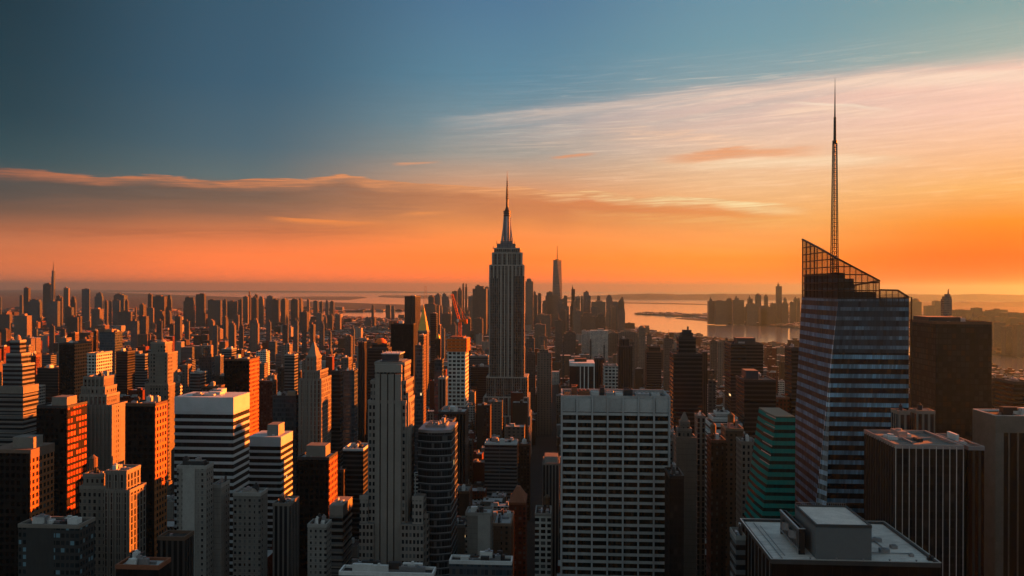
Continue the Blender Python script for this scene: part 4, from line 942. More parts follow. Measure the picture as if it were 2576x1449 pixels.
# lower left foreground
bld(A_, 'near grey glass building with cluttered roof and ragged orange flank, bottom left', 50, 202, 1334, 400, 'bwin', xs=243, clutter=7, deck=tar, trim=stonep)
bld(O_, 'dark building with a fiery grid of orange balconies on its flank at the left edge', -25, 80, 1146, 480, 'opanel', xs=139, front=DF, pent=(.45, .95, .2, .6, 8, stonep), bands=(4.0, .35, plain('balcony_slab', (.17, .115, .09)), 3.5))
bld(S_, 'gloomy stone art deco tower with ribbed front left of the small plain box', 204, 268, 1236, 450, 'stone', xs=290, tiers=[(212, 262, 1205)], tank=True, clutter=3)
bld(S_, 'slender ribbed tower with orange glints just right of the gloomy art deco tower', 268, 330, 1245, 440, 'pier', xs=371, tiers=[(270, 322, 1196)], piers=9, clutter=3)
bld(A_, 'white apartment tower with blank central wall in front of the striped block', 448, 522, 1183, 430, 'pale', xs=540, pent=(.25, .8, .3, .8, 3, darkp), clutter=5)
blank_panel(.2, .62, palep)
bld(A_, 'narrow lower white block attached right of the blank walled apartment tower', 536, 559, 1230, 440, 'pale', depth=12, clutter=2)
bld(A_, 'grey brick block of small windows with rounded roof shed below the smaller striped block', 590, 659, 1250, 440, 'pale', xs=677, crown=dome(3, stonep, .3), clutter=4)
bld(A_, 'plain dark brown box with empty roof at the bottom left', 401, 468, 1363, 380, 'dvert', xs=492, clutter=1, trim=brownp)
bld(A_, 'low black roof with white clutter and a small lit corner at the bottom edge', 296, 404, 1436, 340, 'black', xs=434, clutter=7, trim=redp)
bld(A_, 'small white tower with orange edge and junk on its roof, below the black windowless slab', 778, 825, 1328, 440, 'pale', xs=838, clutter=6)
bld(O_, 'grey building whose flank carries slanting orange slats', 833, 866, 1281, 480, 'gband', xs=889, bands=(4.2, 1.0, stonep, 4))
bld(SL, 'thin brown slab with a single orange lit edge behind the slatted building', 851, 868, 1189, 640, 'brown', xs=874)
bld(O_, 'dark low block with white roof edge left of the slotted stone tower', 866, 917, 1135, 650, 'dband', depth=24, trim=whitep, clutter=4)
bld(A_, 'grey narrow tower between the smaller striped block and black windowless slab', 690, 733, 1275, 500, 'vert', depth=18, clutter=4)
bld(A_, 'bottom edge roof of white vents below the slotted stone tower', 858, 1094, 1449, 380, 'gband', depth=9, deck=tar, clutter=14, trim=whitep)
# right of the broad block
def drum():
    Y = 900; a = W(1434.5, 912, Y); b_ = W(1497, 912, Y); w = b_[0] - a[0]; d = 42; cx, cy = (a[0] + b_[0]) / 2, Y + d / 2; z = a[2]
    t = thing('office_tower', 'dark tower with curved white rim and white verticals behind the broad bay windowed block', 'building', (cx, cy, 0)); FOOT.append((a[0], b_[0], Y, Y + d))
    hw, hd = w / 2, d / 2; pl = [(-hw, -hd + 3), (-hw * .5, -hd + .6), (0, -hd), (hw, -hd), (hw, hd), (-hw, hd)]
    b = MB(); b.prism(pl, pl, 0, z - 3); b.build('wall', blackp, t)
    b = MB(); p2 = [(x * 1.02, y * 1.02) for x, y in pl]; b.prism(p2, p2, z - 3.5, z, base=True); b.build('rim', whitep, t)
    for x in (-hw * .14, hw * .18, hw * .5, hw - .4): b = MB(); b.box(x - .5, x + .5, -hd - .6, -hd + .05, 0, z - 3.5); b.build('fin', whitep, t)
    b = MB(); b.box(-hw * .6, hw * .4, -5, 10, z, z + 3); b.build('penthouse', brownp, t)
drum()
bld(SL, 'rusty ribbed slab standing right of the tower with white verticals', 1497, 1520, 902, 1000, 'dvert', depth=24)
bld(O_, 'white gridded mid rise right of the rusty ribbed slab', 1521, 1556, 921, 950, 'grid', depth=28)
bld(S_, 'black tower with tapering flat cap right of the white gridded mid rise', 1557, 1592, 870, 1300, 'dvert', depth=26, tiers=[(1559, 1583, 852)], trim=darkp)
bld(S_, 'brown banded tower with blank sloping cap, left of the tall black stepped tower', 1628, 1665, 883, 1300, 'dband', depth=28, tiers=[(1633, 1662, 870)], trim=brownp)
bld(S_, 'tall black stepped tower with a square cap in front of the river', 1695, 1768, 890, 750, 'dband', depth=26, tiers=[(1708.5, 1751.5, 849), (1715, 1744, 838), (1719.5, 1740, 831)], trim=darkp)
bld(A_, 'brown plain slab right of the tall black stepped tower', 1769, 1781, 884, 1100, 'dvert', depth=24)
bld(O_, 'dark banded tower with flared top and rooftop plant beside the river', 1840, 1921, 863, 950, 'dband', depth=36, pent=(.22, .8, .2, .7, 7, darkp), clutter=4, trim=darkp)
bld(O_, 'lower dark green grey banded block in front of the flared top tower', 1874, 1954, 955, 700, 'dband', depth=34, pent=(.1, .5, .2, .7, 8, bluegp), clutter=6, deck=gravel)
bld(A_, 'low hazy red brown block with pale rim left of the crystal tower', 1954, 1988, 998, 800, 'red', depth=26)
bld(SL, 'thin striped tower squeezed against the left side of the crystal tower', 1992, 2011, 872, 800, 'dband', depth=24, clutter=3)
bld(S_, 'slender stone tower with a stepped pointed crown right of the broad bay windowed block', 1704, 1755, 1102, 560, 'stone', depth=15, tiers=[(1708, 1743, 1080), (1714, 1738, 1062)], crown=pyramid(7, stonep), clutter=0)
bld(S_, 'white stepped block squeezed between broad bay windowed block and pointed stone tower', 1686, 1704, 1105, 600, 'pale', depth=16, tiers=[(1688, 1700, 1088)])
bld(S_, 'thin stone tower with square top right of the pointed stone tower', 1757, 1777, 1047, 620, 'pier', depth=14)
bld(S_, 'wide white tiered building like a wedding cake right of the pointed stone tower', 1784, 1876, 1085, 700, 'pband', depth=34, tiers=[(1788, 1870, 1065), (1796, 1858, 1050), (1804, 1838, 1037)], clutter=4, trim=whitep)
bld(S_, 'murky brown deco building in front of the wide white tiered building', 1792, 1829, 1108, 560, 'brown', depth=18, tank=True, clutter=4)
bld(A_, 'shadowed brown building with ragged top left of the green glass tower', 1829, 1873, 1078, 600, 'tan', depth=20, tank=True, clutter=4)
bld(A_, 'dim stone building with rows of square windows touching the green glass tower', 1868, 1908, 1112, 520, 'stone', depth=16, clutter=5)
bld(O_, 'black unlit block hard against the right side of the broad bay windowed block', 1688, 1724, 1200, 460, 'black', depth=22, clutter=3)
def green_tower():
    Y = 430; F = lambda x, y, yy=Y: W(x, y, yy)
    X1 = F(2003, 1045)[0]; ztop = F(1970, 1047)[2]; cx, cy = F(1965, 1100)[0], Y + 16
    t = thing('glass_tower', 'deep green glass tower with bright white diagonal edges left of the crystal tower', 'building', (cx, cy, 0))
    d = 15; zb = F(1960, 1290)[2]
    tl, tr_ = F(1930, 1040, Y + d)[0], F(1954, 1047)[0]; bl_, br = F(1899, 1290, Y + d)[0], F(1922, 1300)[0]
    k = (0 - zb) / (ztop - zb); L = lambda a, b: a + (b - a) * k
    top = [(tl, Y + d), (tr_, Y), (X1, Y), (X1, Y + 32), (tl, Y + 32)]; bot = [(bl_, Y + d), (br, Y), (X1, Y), (X1, Y + 32), (bl_, Y + 32)]
    bot = [(L(b[0], a[0]), b[1]) for a, b in zip(top, bot)]; FOOT.append((bot[0][0], X1, Y, Y + 32))
    lc = lambda ps: [(p[0] - cx, p[1] - cy) for p in ps]
    gm = facade('green_glass', (.0, .19, .18), (.002, .02, .02), pu=2.0, pv=3.9, wu=.995, wv=.45, metal=.1, blind=.0, lit=0, wrough=.9, spec=.08)
    b = MB(); b.prism(lc(bot), lc(top), 0, ztop); b.build('glass_wall', gm, t)
    A, B, A0, B0 = lc(top)[0], lc(top)[1], lc(bot)[0], lc(bot)[1]
    for i in range(6):
        z = ztop - .2 - i * 4.6; q = z / ztop; P = (A0[0] + (A[0] - A0[0]) * q, A0[1] + (A[1] - A0[1]) * q - .2, z + (0)); Q = (B0[0] + (B[0] - B0[0]) * q - .1, B0[1] - .2, z)
        s = MB(); s.strut(P, Q, .17); s.build('light_edge', plain('polished_edge', (.85, .85, .82), .25, .6, var=.05), t)
    b = MB(); b.prism(lc(top), lc(top), ztop, ztop + .8); b.build('parapet', plain('green_trim', (.01, .07, .06), .5), t)
green_tower()
bld(O_, 'big plain brown glass slab behind and right of the crystal tower', 2355, 2496, 806, 600, 'bronze', xs=2291, depth=44, trim=brownp, pent=(.02, .6, .3, .9, 4, darkp), clutter=3)
bld(O_, 'black tower with thin white vertical lines in front of the brown glass slab', 2256, 2426, 1119, 380, 'black', depth=39, trim=steel, deck=gravel, clutter=4)
def white_lines():
    t = THINGS[-1]; a = W(2256, 1119, 380); b_ = W(2426, 1119, 380); w = b_[0] - a[0]; f = None
    for k in range(11):
        s = MB(); s.box(-.1, .1, -.35, .0, 0, a[2] + .6); o = s.build('fin', whitep, t) if f is None else like(f, t, (0, 0, 0)); f = f or o; o.location = (-w / 2 + w * k / 10, -19.5, 0)
    g = None
    for k in range(12):
        s = MB(); s.box(-.3, .0, -.25, .25, 0, a[2] + .2); o = s.build('fin', darkp, t) if g is None else like(g, t, (0, 0, 0)); g = g or o; o.location = (-w / 2, -18 + k * 3.1, 0)
white_lines()
bld(O_, 'shorter dark annex with pale rimmed roof right of the white lined black tower', 2440, 2479, 1122, 392, 'dvert', depth=34, trim=steel, clutter=2)
bld(SL, 'left of two ribbed grey shafts rising behind the white lined black tower', 2263, 2291, 1034, 440, 'vert', depth=10, clutter=2)
bld(SL, 'right of two ribbed grey shafts rising behind the white lined black tower', 2308, 2354, 1032, 440, 'vert', depth=9, clutter=2)
bld(O_, 'grey stone tower with dark vertical window strips at the right edge', 2508, 2700, 1043, 480, 'vert', depth=26, clutter=9, deck=tar, trim=whitep)
def stone_strips():
    t = THINGS[-1]; a = W(2508, 1043, 480); b_ = W(2700, 1043, 480); w = b_[0] - a[0]; z = a[2]
    boxpart('top_panel', stonep, t, -w / 2 - .2, w / 2, -13.3, -12.8, z - 8, z + 1.2)
    boxpart('flank_wall', stonep, t, -w / 2 - .4, -w / 2 + .1, -13, 13, 0, z + 1.0)
    f = None
    for k in range(9):
        s = MB(); s.box(-.35 if k else -2.0, .35 if k else 2.0, -.45, 0, 0, z - 8); o = s.build('pier', stonep, t); o.location = (-w / 2 + 2 + (w - 2) * k / 8 if k else -w / 2 + 1.9, -13, 0)
        s = None
        if k < 8: boxpart('dark_strip', blackp, t, -w / 2 + (3.9 if k == 0 else 2.45 + (w - 2) * k / 8), -w / 2 + 1.55 + (w - 2) * (k + 1) / 8, -13.12, -12.9, 0, z - 8)
stone_strips()
bld(A_, 'black flat topped building at the right edge above the stone tower', 2551, 2600, 955, 700, 'dband', depth=30)
bld(S_, 'brown stepped building right of the brown glass slab', 2498, 2530, 955, 900, 'dband', depth=30, tiers=[(2500, 2520, 945)], trim=brownp)
bld(A_, 'small grey block with wire fenced roof left of the nearest black building', 1856, 1880, 1352, 340, 'gband', depth=12, clutter=2)
# left third, middle distance
bld(SL, 'dark wide slab with flat roof behind the black brick tower with the red grid', 95, 149, 936, 1050, 'dband', depth=40)
bld(GL, 'ribbed blue white tower with rounded shoulders in the left third', 504, 533, 907, 1100, 'blue', xs=541, tiers=[(513, 526, 883)], piers=6)
bld(SL, 'narrow grey ribbed slab right of the rounded shoulder glass tower', 542, 556, 902, 1150, 'vert', xs=564)
bld(A_, 'low dark block with orange gridded flank left of the striped white block', 480, 505, 945, 1000, 'gband', xs=523, clutter=3)
bld(A_, 'squat dark block with orange flank just above the striped white block', 508, 550, 980, 800, 'brown', xs=567)
bld(O_, 'slim dark tower with orange flank above the brown box tower', 559, 584, 884, 1300, 'gband', xs=596)
bld(A_, 'small bright orange flanked box behind the dark flat brick tower', 181, 190, 846, 1300, 'tan', xs=199)
bld(SL, 'thin orange edged slab behind the open concrete framed building', 236, 243, 841, 1400, 'brown', xs=247)
bld(A_, 'short block with orange end behind the jagged dark building', 860, 878, 905, 1300, 'hz2', xs=886)
bld(A_, 'mid rise with white roof rails right of the construction tower', 1182, 1229, 897, 1500, 'gband', depth=40, clutter=5, deck=membrane)
bld(A_, 'brown banded block behind the spire tower, left side', 1186, 1232, 925, 1380, 'dband', depth=40, clutter=3)
for i, (a, b_, y, Y, m, s) in enumerate([(628, 645, 905, 1250, 'tan', 'dark block with orange flank right of the brown box tower'), (700, 712, 930, 1150, 'brown', 'dark sliver block left of the white banded slim tower'),
      (460, 474, 925, 1200, 'hz2', 'tan block beside the honeycomb flanked stepped tower'), (66, 92, 905, 1300, 'red', 'red flanked block right of the tapering stepped tower'), (1236, 1246, 905, 1400, 'tan', 'orange edged block hidden behind the spire tower')]):
    bld(A_, s, a, b_, y, Y, m, xs=b_ + 9)

# ------------------------------------------------------------------ distant towers: (x0, x1, flank edge, top, metres, facade)
ZX = lambda v, o=0: o + v * .2735
ZY = lambda v: 660.4 + v * .2735
far = []
for q in [(218,262,288,265,4500),(260,365,397,372,3000),(395,470,476,222,5200),(430,530,565,385,3000),(585,630,648,262,4500),(512,560,570,335,4800),(555,570,585,352,3500),
 (600,660,692,440,3200),(650,690,695,345,4600),(752,822,832,270,4200),(620,715,735,530,2400),(870,940,958,310,4000),(840,918,968,455,2600),(963,985,1000,380,3500),(1004,1022,1034,380,3700),
 (1036,1100,1112,372,3500),(1045,1140,1145,316,4600),(1150,1175,1180,365,3900),(1080,1205,1223,478,2500),(1240,1252,1262,440,3300),(1283,1320,1357,410,3200),(1360,1395,1414,316,4300),
 (1405,1512,1516,335,3900),(1520,1575,1588,328,4000),(1275,1345,1382,518,2300),(1205,1265,1290,562,2150),(1350,1410,1425,440,3100),(1430,1500,1505,470,2900),(1540,1565,1587,468,3000),
 (1610,1660,1685,517,2400),(1688,1785,1800,342,3800),(1802,1880,1898,312,3600),(1912,2030,2045,365,3500),(2048,2080,2090,365,4000),(2092,2185,2190,375,3900),(2190,2225,2235,362,3700),
 (2150,2195,2210,500,2600),(2284,2305,2308,285,5000),(2310,2355,2358,340,4300),(2237,2280,2283,330,4800),(2050,2080,2110,520,2800),(1925,1962,1987,548,2400),(2105,2160,2165,575,2300),
 (2300,2355,2360,548,2250),(0,10,18,458,3000),(-10,90,125,510,2500),(130,250,258,520,2450),(-8,10,12,350,4500),(180,205,213,335,5000),(700,742,748,520,2800),(660,690,700,400,3900),
 (455,500,512,610,2000),(300,340,352,640,2050),(560,600,612,640,2050),(20,60,72,650,2000),(1700,1740,1752,560,2300),(1440,1490,1500,560,2250),(1560,1600,1612,590,2100),(1960,2000,2012,600,2050),(2200,2240,2250,600,2100)]:
    far.append((ZX(q[0]), ZX(q[1]), ZX(q[2]), ZY(q[3]), 4300 + (q[4] - 2000) * .5 if q[3] < 512 else q[4] * 1.4, random.choice(['hz', 'hz', 'hz2', 'hz3']), ''))
O3 = 628.9
for q in [(40,70,74,312,4500),(78,120,124,330,4300),(145,220,240,325,4200),(200,265,280,358,3500),(285,325,370,350,3700),(375,440,444,350,4100),(447,470,522,348,4300),(524,545,548,350,4600),
 (583,620,622,366,6500),(640,665,667,372,6500),(693,720,724,362,6500),(735,770,773,365,6500),(455,525,530,468,2700),(608,660,672,480,2500),(680,705,708,500,3300),(712,760,764,490,3200),(790,830,848,488,3000),
 (400,440,455,543,2300),(1052,1112,1122,515,4300),(1124,1148,1172,513,4200),(10,75,80,545,2200),(555,586,612,582,1900),(728,745,758,650,1700),(870,932,958,690,1600),(150,190,200,560,2300),(300,350,362,590,2050),
 (640,680,690,570,2500),(930,960,970,610,2200),(1000,1045,1052,745,1250),(480,515,522,640,1900),(1118,1140,1148,404,6500),(1300,1330,1338,408,6300),(1250,1290,1300,400,6800)]:
    far.append((ZX(q[0], O3), ZX(q[1], O3), ZX(q[2], O3), ZY(q[3]), 4300 + (q[4] - 2000) * .5 if 2200 < q[4] < 6000 and q[3] < 520 else q[4] * (1.35 if q[4] < 2600 else 1), random.choice(['hz', 'hz', 'hz2', 'hz3']), ''))
DT = [(1595,1708,1712,386,4300,''),(1640,1692,1696,322,4800,'dome'),(1780,1832,1836,318,4800,''),(1765,1850,1854,476,4000,''),(1858,1904,1908,268,5200,''),(1908,1950,1952,262,5000,'pyr'),(1952,1970,1976,198,5200,''),
 (1978,1998,2005,199,5250,''),(2012,2046,2050,380,5300,''),(2048,2172,2190,218,3800,''),(2150,2200,2204,226,4300,''),(1880,1940,1945,430,4200,''),(1700,1765,1770,400,4600,''),(2060,2140,2150,520,3200,''),(1960,2030,2040,520,3600,'dome'),(1850,1895,1900,560,3000,''),(1745,1790,1800,610,2400,'')]
for q in DT: far.append((ZX(q[0], O3), ZX(q[1], O3), ZX(q[2], O3), ZY(q[3]), q[4] * 1.15, random.choice(['hz', 'hz3', 'hz']), q[5]))
O5 = 1257.9
for q in [(233,305,308,148,4300,''),(306,332,336,268,4700,''),(338,346,350,300,5000,''),(348,380,383,287,4900,'dome'),(418,490,494,270,4600,''),(558,616,619,380,4900,'dome'),(545,622,626,436,4100,''),
 (656,690,692,240,3900,'crag'),(692,705,707,318,3900,''),(704,735,742,325,4600,'pyr'),(742,766,770,305,4800,''),(767,816,818,266,4400,'blue'),(846,972,975,356,4000,''),(838,850,852,372,4600,''),(975,1008,1012,430,4700,''),
 (1027,1070,1074,398,4200,''),(1072,1104,1108,478,4400,''),(745,876,880,460,3600,''),(670,742,746,442,3300,''),(880,970,975,470,3700,''),(1280,1340,1345,592,2300,'dome'),(1515,1600,1604,686,1950,''),(755,830,835,625,2800,'w'),
 (835,1000,1004,620,2700,'w'),(1000,1095,1100,640,2500,''),(1096,1270,1276,625,2450,''),(510,575,580,530,2900,''),(590,700,705,636,2500,''),(320,420,424,570,3000,''),(340,470,474,480,3600,''),(240,320,325,700,2000,''),
 (250,330,335,820,1500,''),(345,480,484,800,1500,''),(578,592,596,720,1900,''),(828,848,852,715,1900,''),(955,968,972,755,1700,''),(1355,1400,1404,650,2600,''),(1640,1660,1664,700,2000,''),(1180,1240,1246,720,1900,''),(1400,1450,1456,760,1700,''),(1570,1640,1646,780,1650,''),(1925,1990,1994,1068,900,''),(1940,2000,2004,700,2100,''),(2010,2050,2054,720,2000,''),(2060,2110,2114,705,2200,'')]:
    far.append((ZX(q[0], O5), ZX(q[1], O5), ZX(q[2], O5), ZY(q[3]), q[4] * (1.15 if q[4] > 3000 else 1), 'blue' if q[5] == 'blue' else 'grid' if q[5] == 'w' else 'dvert' if q[5] == 'crag' else random.choice(['hz', 'hz2', 'hz']), q[5]))
for k in range(52):
    q = random.Random(900 + k); a = q.choice([q.uniform(1090, 1228), q.uniform(1322, 1560), q.uniform(1322, 1560)]); far.append((a, a + q.uniform(7, 17), None, q.choice([q.uniform(738, 760), q.uniform(752, 795)]), q.uniform(4300, 6300), q.choice(['hz', 'hz3', 'hz2']), ''))
JC = [(1918,1985,340,6300,'crag'),(1985,2090,338,6200,''),(2088,2145,330,6500,'dome'),(2146,2247,330,6300,'crag'),(2248,2275,392,6700,''),(2274,2360,368,6200,''),(2283,2325,318,6600,'crag'),(2355,2403,285,6500,'dome'),(2402,2460,388,6200,''),
      (2432,2466,300,6600,'pyr')]
for q in JC: far.append((ZX(q[0], O5), ZX(q[1], O5), None, ZY(q[2]), q[3], 'hz', q[4]))
O7 = 1886.8
for q in [(102,190,380,6200,''),(190,245,358,6400,''),(246,293,200,6300,'crag'),(300,353,345,6200,''),(312,338,318,6600,'pyr'),(372,405,345,6200,''),(405,434,318,6600,'pyr'),(434,462,312,6500,''),
          (1490,1580,335,6800,'dome'),(1620,1700,372,6600,''),(1704,1790,328,7200,''),(1895,2035,408,5600,''),(2060,2138,388,5200,''),(2145,2250,418,5400,''),(2255,2372,402,5600,''),(2374,2560,432,5000,''),(2246,2352,522,3700,''),(2356,2456,556,3500,''),(2460,2570,538,3400,''),
          (2100,2200,470,4600,''),(2250,2330,470,4700,''),(2400,2500,480,4400,''),(2040,2090,440,5000,'')]:
    far.append((ZX(q[0], O7), ZX(q[1], O7), None, ZY(q[2]), q[3], 'hz', q[4]))
ANCH = [(132, 'needle tower'), (320, 'ladder striped slab'), (412, 'honeycomb flanked tower'), (610, 'brown box tower'), (735, 'white banded slim tower'), (795, 'gothic pointed tower'), (915, 'orange edged tower'), (1035, 'black slab'), (1150, 'orange construction crane'), (1275, 'spire tower'),
        (1402, 'tapering tower'), (1465, 'white lined tower'), (1650, 'sloping cap tower'), (1730, 'tall black stepped tower'), (1880, 'flared top tower'), (2100, 'crystal tower'), (2385, 'statue topped tower'), (2490, 'brown glass slab')]
ORD = ['', 'second ', 'third ', 'fourth ', 'fifth ', 'sixth ', 'seventh ', 'eighth ', 'ninth ', 'tenth ', 'eleventh ', 'twelfth ', 'thirteenth ', 'fourteenth ', 'fifteenth ', 'sixteenth ', 'seventeenth ', 'eighteenth ']
def auto_labels(items):
    """items: dicts with x, y, Y, shape, tone, zone -> a label from look, zone and rank beside the nearest landmark"""
    g = {}
    for it in items:
        n, nm = min(ANCH, key=lambda a: abs(a[0] - it['x'])); side = 'left' if it['x'] < n else 'right'
        it['d'] = abs(it['x'] - n); g.setdefault((it['zone'], it['look'], side, nm), []).append(it)
    for (zone, look, side, nm), L in g.items():
        L.sort(key=lambda i: i['d'])
        for k, it in enumerate(L):
            o = ORD[k] if len(L) > 1 else ''
            it['label'] = f"{o or ('nearest ' if len(L) > 1 else '')}{look} {zone}, {side} of the {nm}"
    return items
ZONES = [(3600, 'above the low city'), (4900, 'in the hazy middle skyline'), (9e9, 'in the far skyline')]
items = []
for (x0, x1, xs, y, Y, m, sh) in far:
    wpx = x1 - x0; z = EYE - (y - 724.5) * Y / FOC
    if xs is None and x0 < 2080 or x0 > 2200 and Y > 5000: zone = 'across the wide river' if x0 < 2100 else 'across the misty river'
    else: zone = next(n for lim, n in ZONES if Y < lim)
    look = {'dome': 'round topped', 'pyr': 'pointed', 'crag': 'ragged topped', 'blue': 'blue capped', 'w': 'pale gridded', '': ''}[sh]
    if not look: look = 'slim' if wpx < 13 else 'broad' if wpx > 26 else 'mid width'
    tone = {'hz': 'brown', 'hz2': 'tan', 'hz3': 'grey glass', 'blue': '', 'grid': '', 'dvert': 'black'}[m]
    look = (look + ' ' + tone).strip() + (' tower' if z > 90 else ' block')
    items.append(dict(x=(x0 + x1) / 2, Y=Y, zone=zone, look=look, spec=(x0, x1, xs, y, Y, m, sh)))
for it in auto_labels(items):
    x0, x1, xs, y, Y, m, sh = it['spec']
    rr = random.Random(int(x0 * 7 + Y)); w = (x1 - x0) / FOC * Y
    cr = {'dome': dome(w * .35, TRIM[m], .48), 'pyr': pyramid(w * .8, TRIM[m], .02)}.get(sh)
    ti = None
    if sh == 'crag': ti = [(x0 + (x1 - x0) * .15, x0 + (x1 - x0) * .5, y - 5), (x0 + (x1 - x0) * .2, x0 + (x1 - x0) * .32, y - 9)]
    elif not sh and rr.random() < .45: k = rr.uniform(.06, .22); ti = [(x0 + (x1 - x0) * k, x1 - (x1 - x0) * k * rr.uniform(.3, 1.6), y)]; y += rr.uniform(2, 9)
    dp = None if xs and xs > x1 + 2.5 else w * rr.uniform(.6, 1.0)
    if dp is None: xs = x1 + (xs - x1) * .75
    t_, bl_, c_ = bld('tower', it['label'], x0, x1, y, Y, m, xs=xs, depth=dp, tiers=ti, cat='tower', roof=False, crown=cr, group='distant towers', antenna=(rr.uniform(12, 30), .8) if rr.random() < .15 and not sh else None)
    # a plant room gives each far roof an uneven line
    a0, a1, b0, b1, z0, z1 = bl_[-1]
    if not cr:
        u = rr.uniform(.1, .45); boxpart('plant_room', TRIM[m], t_, a0 + (a1 - a0) * u, a0 + (a1 - a0) * (u + rr.uniform(.25, .5)), b0 + (b1 - b0) * .25, b1 - (b1 - b0) * .25, z1, z1 + rr.uniform(3, 8))
    if sh == 'blue': boxpart('glass_cap', bluegp, t_, a0 - .5, a1 + .5, b0 - .5, b1 + .5, z1 - 2, z1 + 22 - 24)

# misty tower with a small statue on its crown, right
bld('statue_tower', 'misty stepped tower crowned by a small statue above the brown glass slab', 2375, 2395, 745, 1900, 'hz3', depth=16, cat='tower', tiers=[(2377, 2394, 738), (2380, 2391, 732)], roof=False)
def statue():
    t = THINGS[-1]; Y = 1910; q = W(2385.5, 732, Y); z1 = W(2385.5, 718, Y)[2]; x, y, z = q[0] - t.location.x, q[1] - t.location.y, q[2]; h = z1 - z
    b = MB(); b.cyl(x, y, 1.9, z, 1.6, z + h * .25, 8); b.cyl(x, y, 1.5, z + h * .25, 1.2, z + h * .5, 8); b.cyl(x, y, 1.4, z + h * .5, .9, z + h * .72, 8); b.cyl(x, y, .7, z + h * .72, .6, z + h * .86, 8)
    b.strut((x + .6, y, z + h * .66), (x + 1.9, y, z + h * .98), .35); b.build('statue', darkp, t)
statue()
def bridge_tower():
    Y = 15500; a = W(1068.5, 745, Y); b_ = W(1073, 745, Y); z = W(1070, 721, Y)[2]
    t = thing('bridge_pylon', 'pale distant bridge pylon standing on the horizon left of the spire tower', 'bridge', ((a[0] + b_[0]) / 2, Y, 0)); w = (b_[0] - a[0]) / 2
    for s in (-1, 1): boxpart('leg', tanp, t, s * w - 7 if s > 0 else -w, w if s > 0 else -w + 7, -6, 6, -4, z)
    for k in (.35, .68, .97): boxpart('cross_beam', tanp, t, -w + 7, w - 7, -5, 5, z * k - 8, z * k)
bridge_tower()

# ------------------------------------------------------------------ the low city between the surveyed towers
def inside(poly, x, y):
    c = False; n = len(poly)
    for i in range(n):
        (x1, y1), (x2, y2) = poly[i], poly[(i + 1) % n]
        if (y1 > y) != (y2 > y) and x < (x2 - x1) * (y - y1) / (y2 - y1) + x1: c = not c
    return c
rr = random.Random(11)
def proj(X, Y, Z):
    d = (X * math.cos(YAW) + Y * math.sin(YAW), -X * math.sin(YAW) + Y * math.cos(YAW)); a = d[0] / d[1] * FOC; b = (Z - EYE) / d[1] * FOC
    return 1288 + a, 724.5 - b
cells = []
Y = 250.0; row = 0
AVE = 230.0; STR = 80.0
while Y < 9500:
    ds = max(21.0, Y * .0105)
    if Y < 3200: 
        # two lots deep between streets
        pass
    half = (Y + 200) * .66 + 60
    X = -half
    while X < half + Y * .06:
        w = rr.uniform(.7, 1.5) * max(16.0, Y * .0095)
        d = ds * rr.uniform(.8, .96)
        x0, x1 = X, X + w * rr.uniform(.86, .99)
        X += w
        if Y < 4500:
            m = (x0 + 40) % AVE
            if m < 26 or (x1 + 40) % AVE < 26: continue
        if rr.random() < .05: continue
        cells.append((x0, x1, Y, Y + d))
    row += 1
    Y += ds + (16 if row % 3 == 0 and Y < 2600 else 1.0)
ok = []
for (x0, x1, y0, y1) in cells:
    cx, cy = (x0 + x1) / 2, (y0 + y1) / 2
    px, py = proj(cx, cy, 0)
    if px < -90 or px > 2680: continue
    on_m = inside(MAN, cx, cy); on_j = (not on_m) and inside(JER, cx, cy)
    if not (on_m or on_j): continue
    if any(x0 < f[1] + 1 and x1 > f[0] - 1 and y0 < f[3] + 1 and y1 > f[2] - 1 for f in FOOT): continue
    r = rr.random()
    if cy < 900: h = rr.uniform(22, 60) + (30 * r if r > .6 else 0)
    elif cy < 1700: h = rr.uniform(20, 62) + (55 * r if r > .86 else 0)
    elif cy < 3000: h = rr.uniform(14, 40) + (60 * r if r > .95 else 0)
    else: h = rr.uniform(8, 24) + (45 * r if r > .975 else 0)
    # the avenue corridor beside the spire tower stays low
    if 1325 < px < 1700 and cy < 1500: h = rr.uniform(16, 46)
    if px < 760 and 800 < cy < 1900 and r > .72: h += rr.uniform(10, 50)
    if px > 2380 and cy > 1100: h = min(h, rr.uniform(14, 34))
    if on_j: h = rr.uniform(8, 22)
    if cy > 5200: h *= .7
    if inside(MAN, cx, cy) and cy > 3000 and px > 1560: h *= .8
    ytop = proj(cx, y0, h)[1]
    area = (x1 - x0) * h * (FOC / cy) ** 2
    vis = ytop < 1449
    ok.append((area if vis else 0, x0, x1, y0, y1, h, px, ytop))
print('filler', len(ok))
mats_w = [stone, pale, tan, redb, brown, grey_band, dark_band, white_grid, hazy2, stone_pier]
mats_r = [tar, gravel, membrane, tar, plain('roof_silver', (.33, .34, .36), .6, var=.4, scale=.3), darkp]
allm = mats_w + mats_r + [steel, wood]
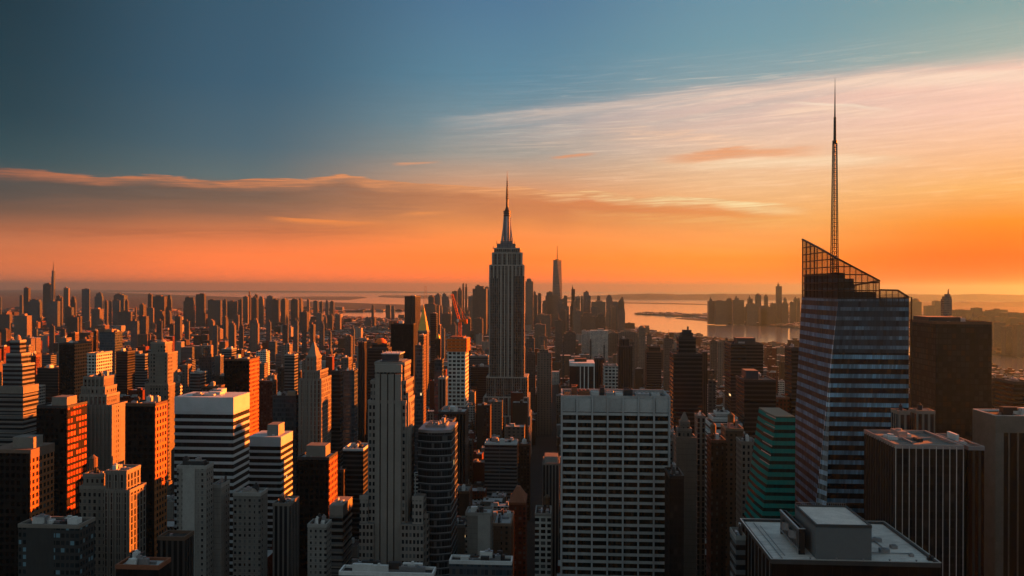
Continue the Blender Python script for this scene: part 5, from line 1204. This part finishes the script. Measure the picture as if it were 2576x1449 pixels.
def lowbox(b, x0, x1, y0, y1, h, wi, ri, r, near, z0=0.0):
    b.box(x0, x1, y0, y1, z0, h, wi, ri, base=False, u0=r.random() * 90)
    w, d = x1 - x0, y1 - y0
    if near:
        # parapet, bulkhead, ducts, tank
        t = .35
        for a in ((x0 - .05, x1 + .05, y0 - .05, y0 + t), (x0 - .05, x1 + .05, y1 - t, y1 + .05), (x0 - .05, x0 + t, y0 + t, y1 - t), (x1 - t, x1 + .05, y0 + t, y1 - t)): b.box(*a, h - .3, h + 1.0, wi, wi, u0=.2)
        for _ in range(r.randint(2, 5)):
            bw, bd, bh = w * r.uniform(.08, .3), d * r.uniform(.1, .3), r.uniform(1, 4); cx, cy = x0 + w * r.uniform(.2, .8), y0 + d * r.uniform(.2, .8)
            b.box(cx - bw / 2, cx + bw / 2, cy - bd / 2, cy + bd / 2, h + .02, h + bh, r.choice([wi, len(allm) - 2, 12, 14]), r.choice([12, 14, 11]))
    else:
        if r.random() < .75:
            bw, bd, bh = w * r.uniform(.15, .5), d * r.uniform(.2, .5), r.uniform(2.5, 7); cx, cy = x0 + w * r.uniform(.3, .7), y0 + d * r.uniform(.3, .7)
            b.box(cx - bw / 2, cx + bw / 2, cy - bd / 2, cy + bd / 2, h + .02, h + bh, wi, ri)
ok.sort(key=lambda q: -q[0])
NIND = max(0, 292 - len(THINGS))
# near ones stand as things of their own
solo = [q for q in ok if q[0] > 0][:NIND]; rest = ok[len(solo):]
BX = []
for q in solo:
    area, x0, x1, y0, y1, h, px, yt = q
    c = rr.randrange(8); nm = ['grey stone', 'pale brick', 'tan brick', 'red brick', 'brown brick', 'grey banded', 'dark banded', 'white gridded'][c]
    BX.append(dict(x=px, Y=y0, q=q, c=c, look=nm + ' building', zone='down in the shaded streets' if y0 < 620 else 'among the low roofs' if y0 < 1000 else 'low in the middle distance'))
for it in auto_labels(BX):
    area, x0, x1, y0, y1, h, px, yt = it['q']; c = it['c']; r = random.Random(int(x0 * 13 + y0))
    cx, cy = (x0 + x1) / 2, (y0 + y1) / 2; t = thing('city_building', it['label'], 'building', (cx, cy, 0), 'low buildings between the towers')
    k = ['stone', 'pale', 'tan', 'red', 'brown', 'gband', 'dband', 'grid'][c]
    hw, hd = (x1 - x0) / 2, (y1 - y0) / 2
    boxpart('wall', FAC[k], t, -hw, hw, -hd, hd, 0, h)
    if r.random() < .35:
        h2 = h + r.uniform(4, 12); boxpart('upper_tier', FAC[k], t, -hw * r.uniform(.5, .85), hw * r.uniform(.5, .85), -hd * .6, hd * .7, h, h2, tar)
        rooftop(t, -hw, hw, -hd, hd, h, TRIM[k], None, 0, int(x0))
    else: rooftop(t, -hw, hw, -hd, hd, h, TRIM[k], None, 2 + (r.random() < .5), int(x0), r.random() < .3)
b = MB()
for area, x0, x1, y0, y1, h, px, yt in rest:
    r = random.Random(int(x0 * 31 + y0 * 7)); far_ = y0 > 2600
    wi = r.choice([0, 1, 2, 3, 4, 5, 7, 8, 9, 4, 3]) if not far_ else r.choice([1, 2, 3, 4, 8, 8, 4]); ri = len(mats_w) + r.choice([0, 1, 2, 2, 4, 1, 4]) if not far_ else len(mats_w) + r.choice([0, 1, 3, 0, 4, 2])
    lowbox(b, x0, x1, y0, y1, h, wi, ri, r, y0 < 2000)
o = b.build('distant_rooftops', allm); o['kind'] = 'stuff'; o['label'] = 'carpet of low roofs and blocks filling the city to the shore'
# the blocks round and behind the deck, which shade the street canyons
b = MB(); y = -760.0
while y < 215:
    x = -1000.0
    while x < 1000:
        w = rr.uniform(34, 52)
        if not (abs(x + w / 2) < 70 and -90 < y < 60) and (x + 40) % 230 > 30:
            h = rr.uniform(95, 165) if y > -40 else rr.uniform(110, 230)
            if y > 0: h = min(h, 235 - .36 * (y + 34))
            wi = 6; b.box(x, x + w * .94, y, y + 30, 0, h, wi, len(mats_w) + 1, base=False)
        x += w
    y += 40
for q in ((300, 345, 372, 430, 238), (352, 402, 432, 500, 240), (262, 330, 290, 368, 236)): b.box(q[0], q[1], q[2], q[3], 0, q[4], 6, len(mats_w) + 1, base=False)  # unseen blocks added off to the right to shade the near roof
o = b.build('blocks_behind_and_shade', allm); o['kind'] = 'stuff'; o['label'] = 'midtown blocks below and behind the roof deck, with unseen shade blocks added at right'
print('things', len(THINGS), 'faces', len(b.f))
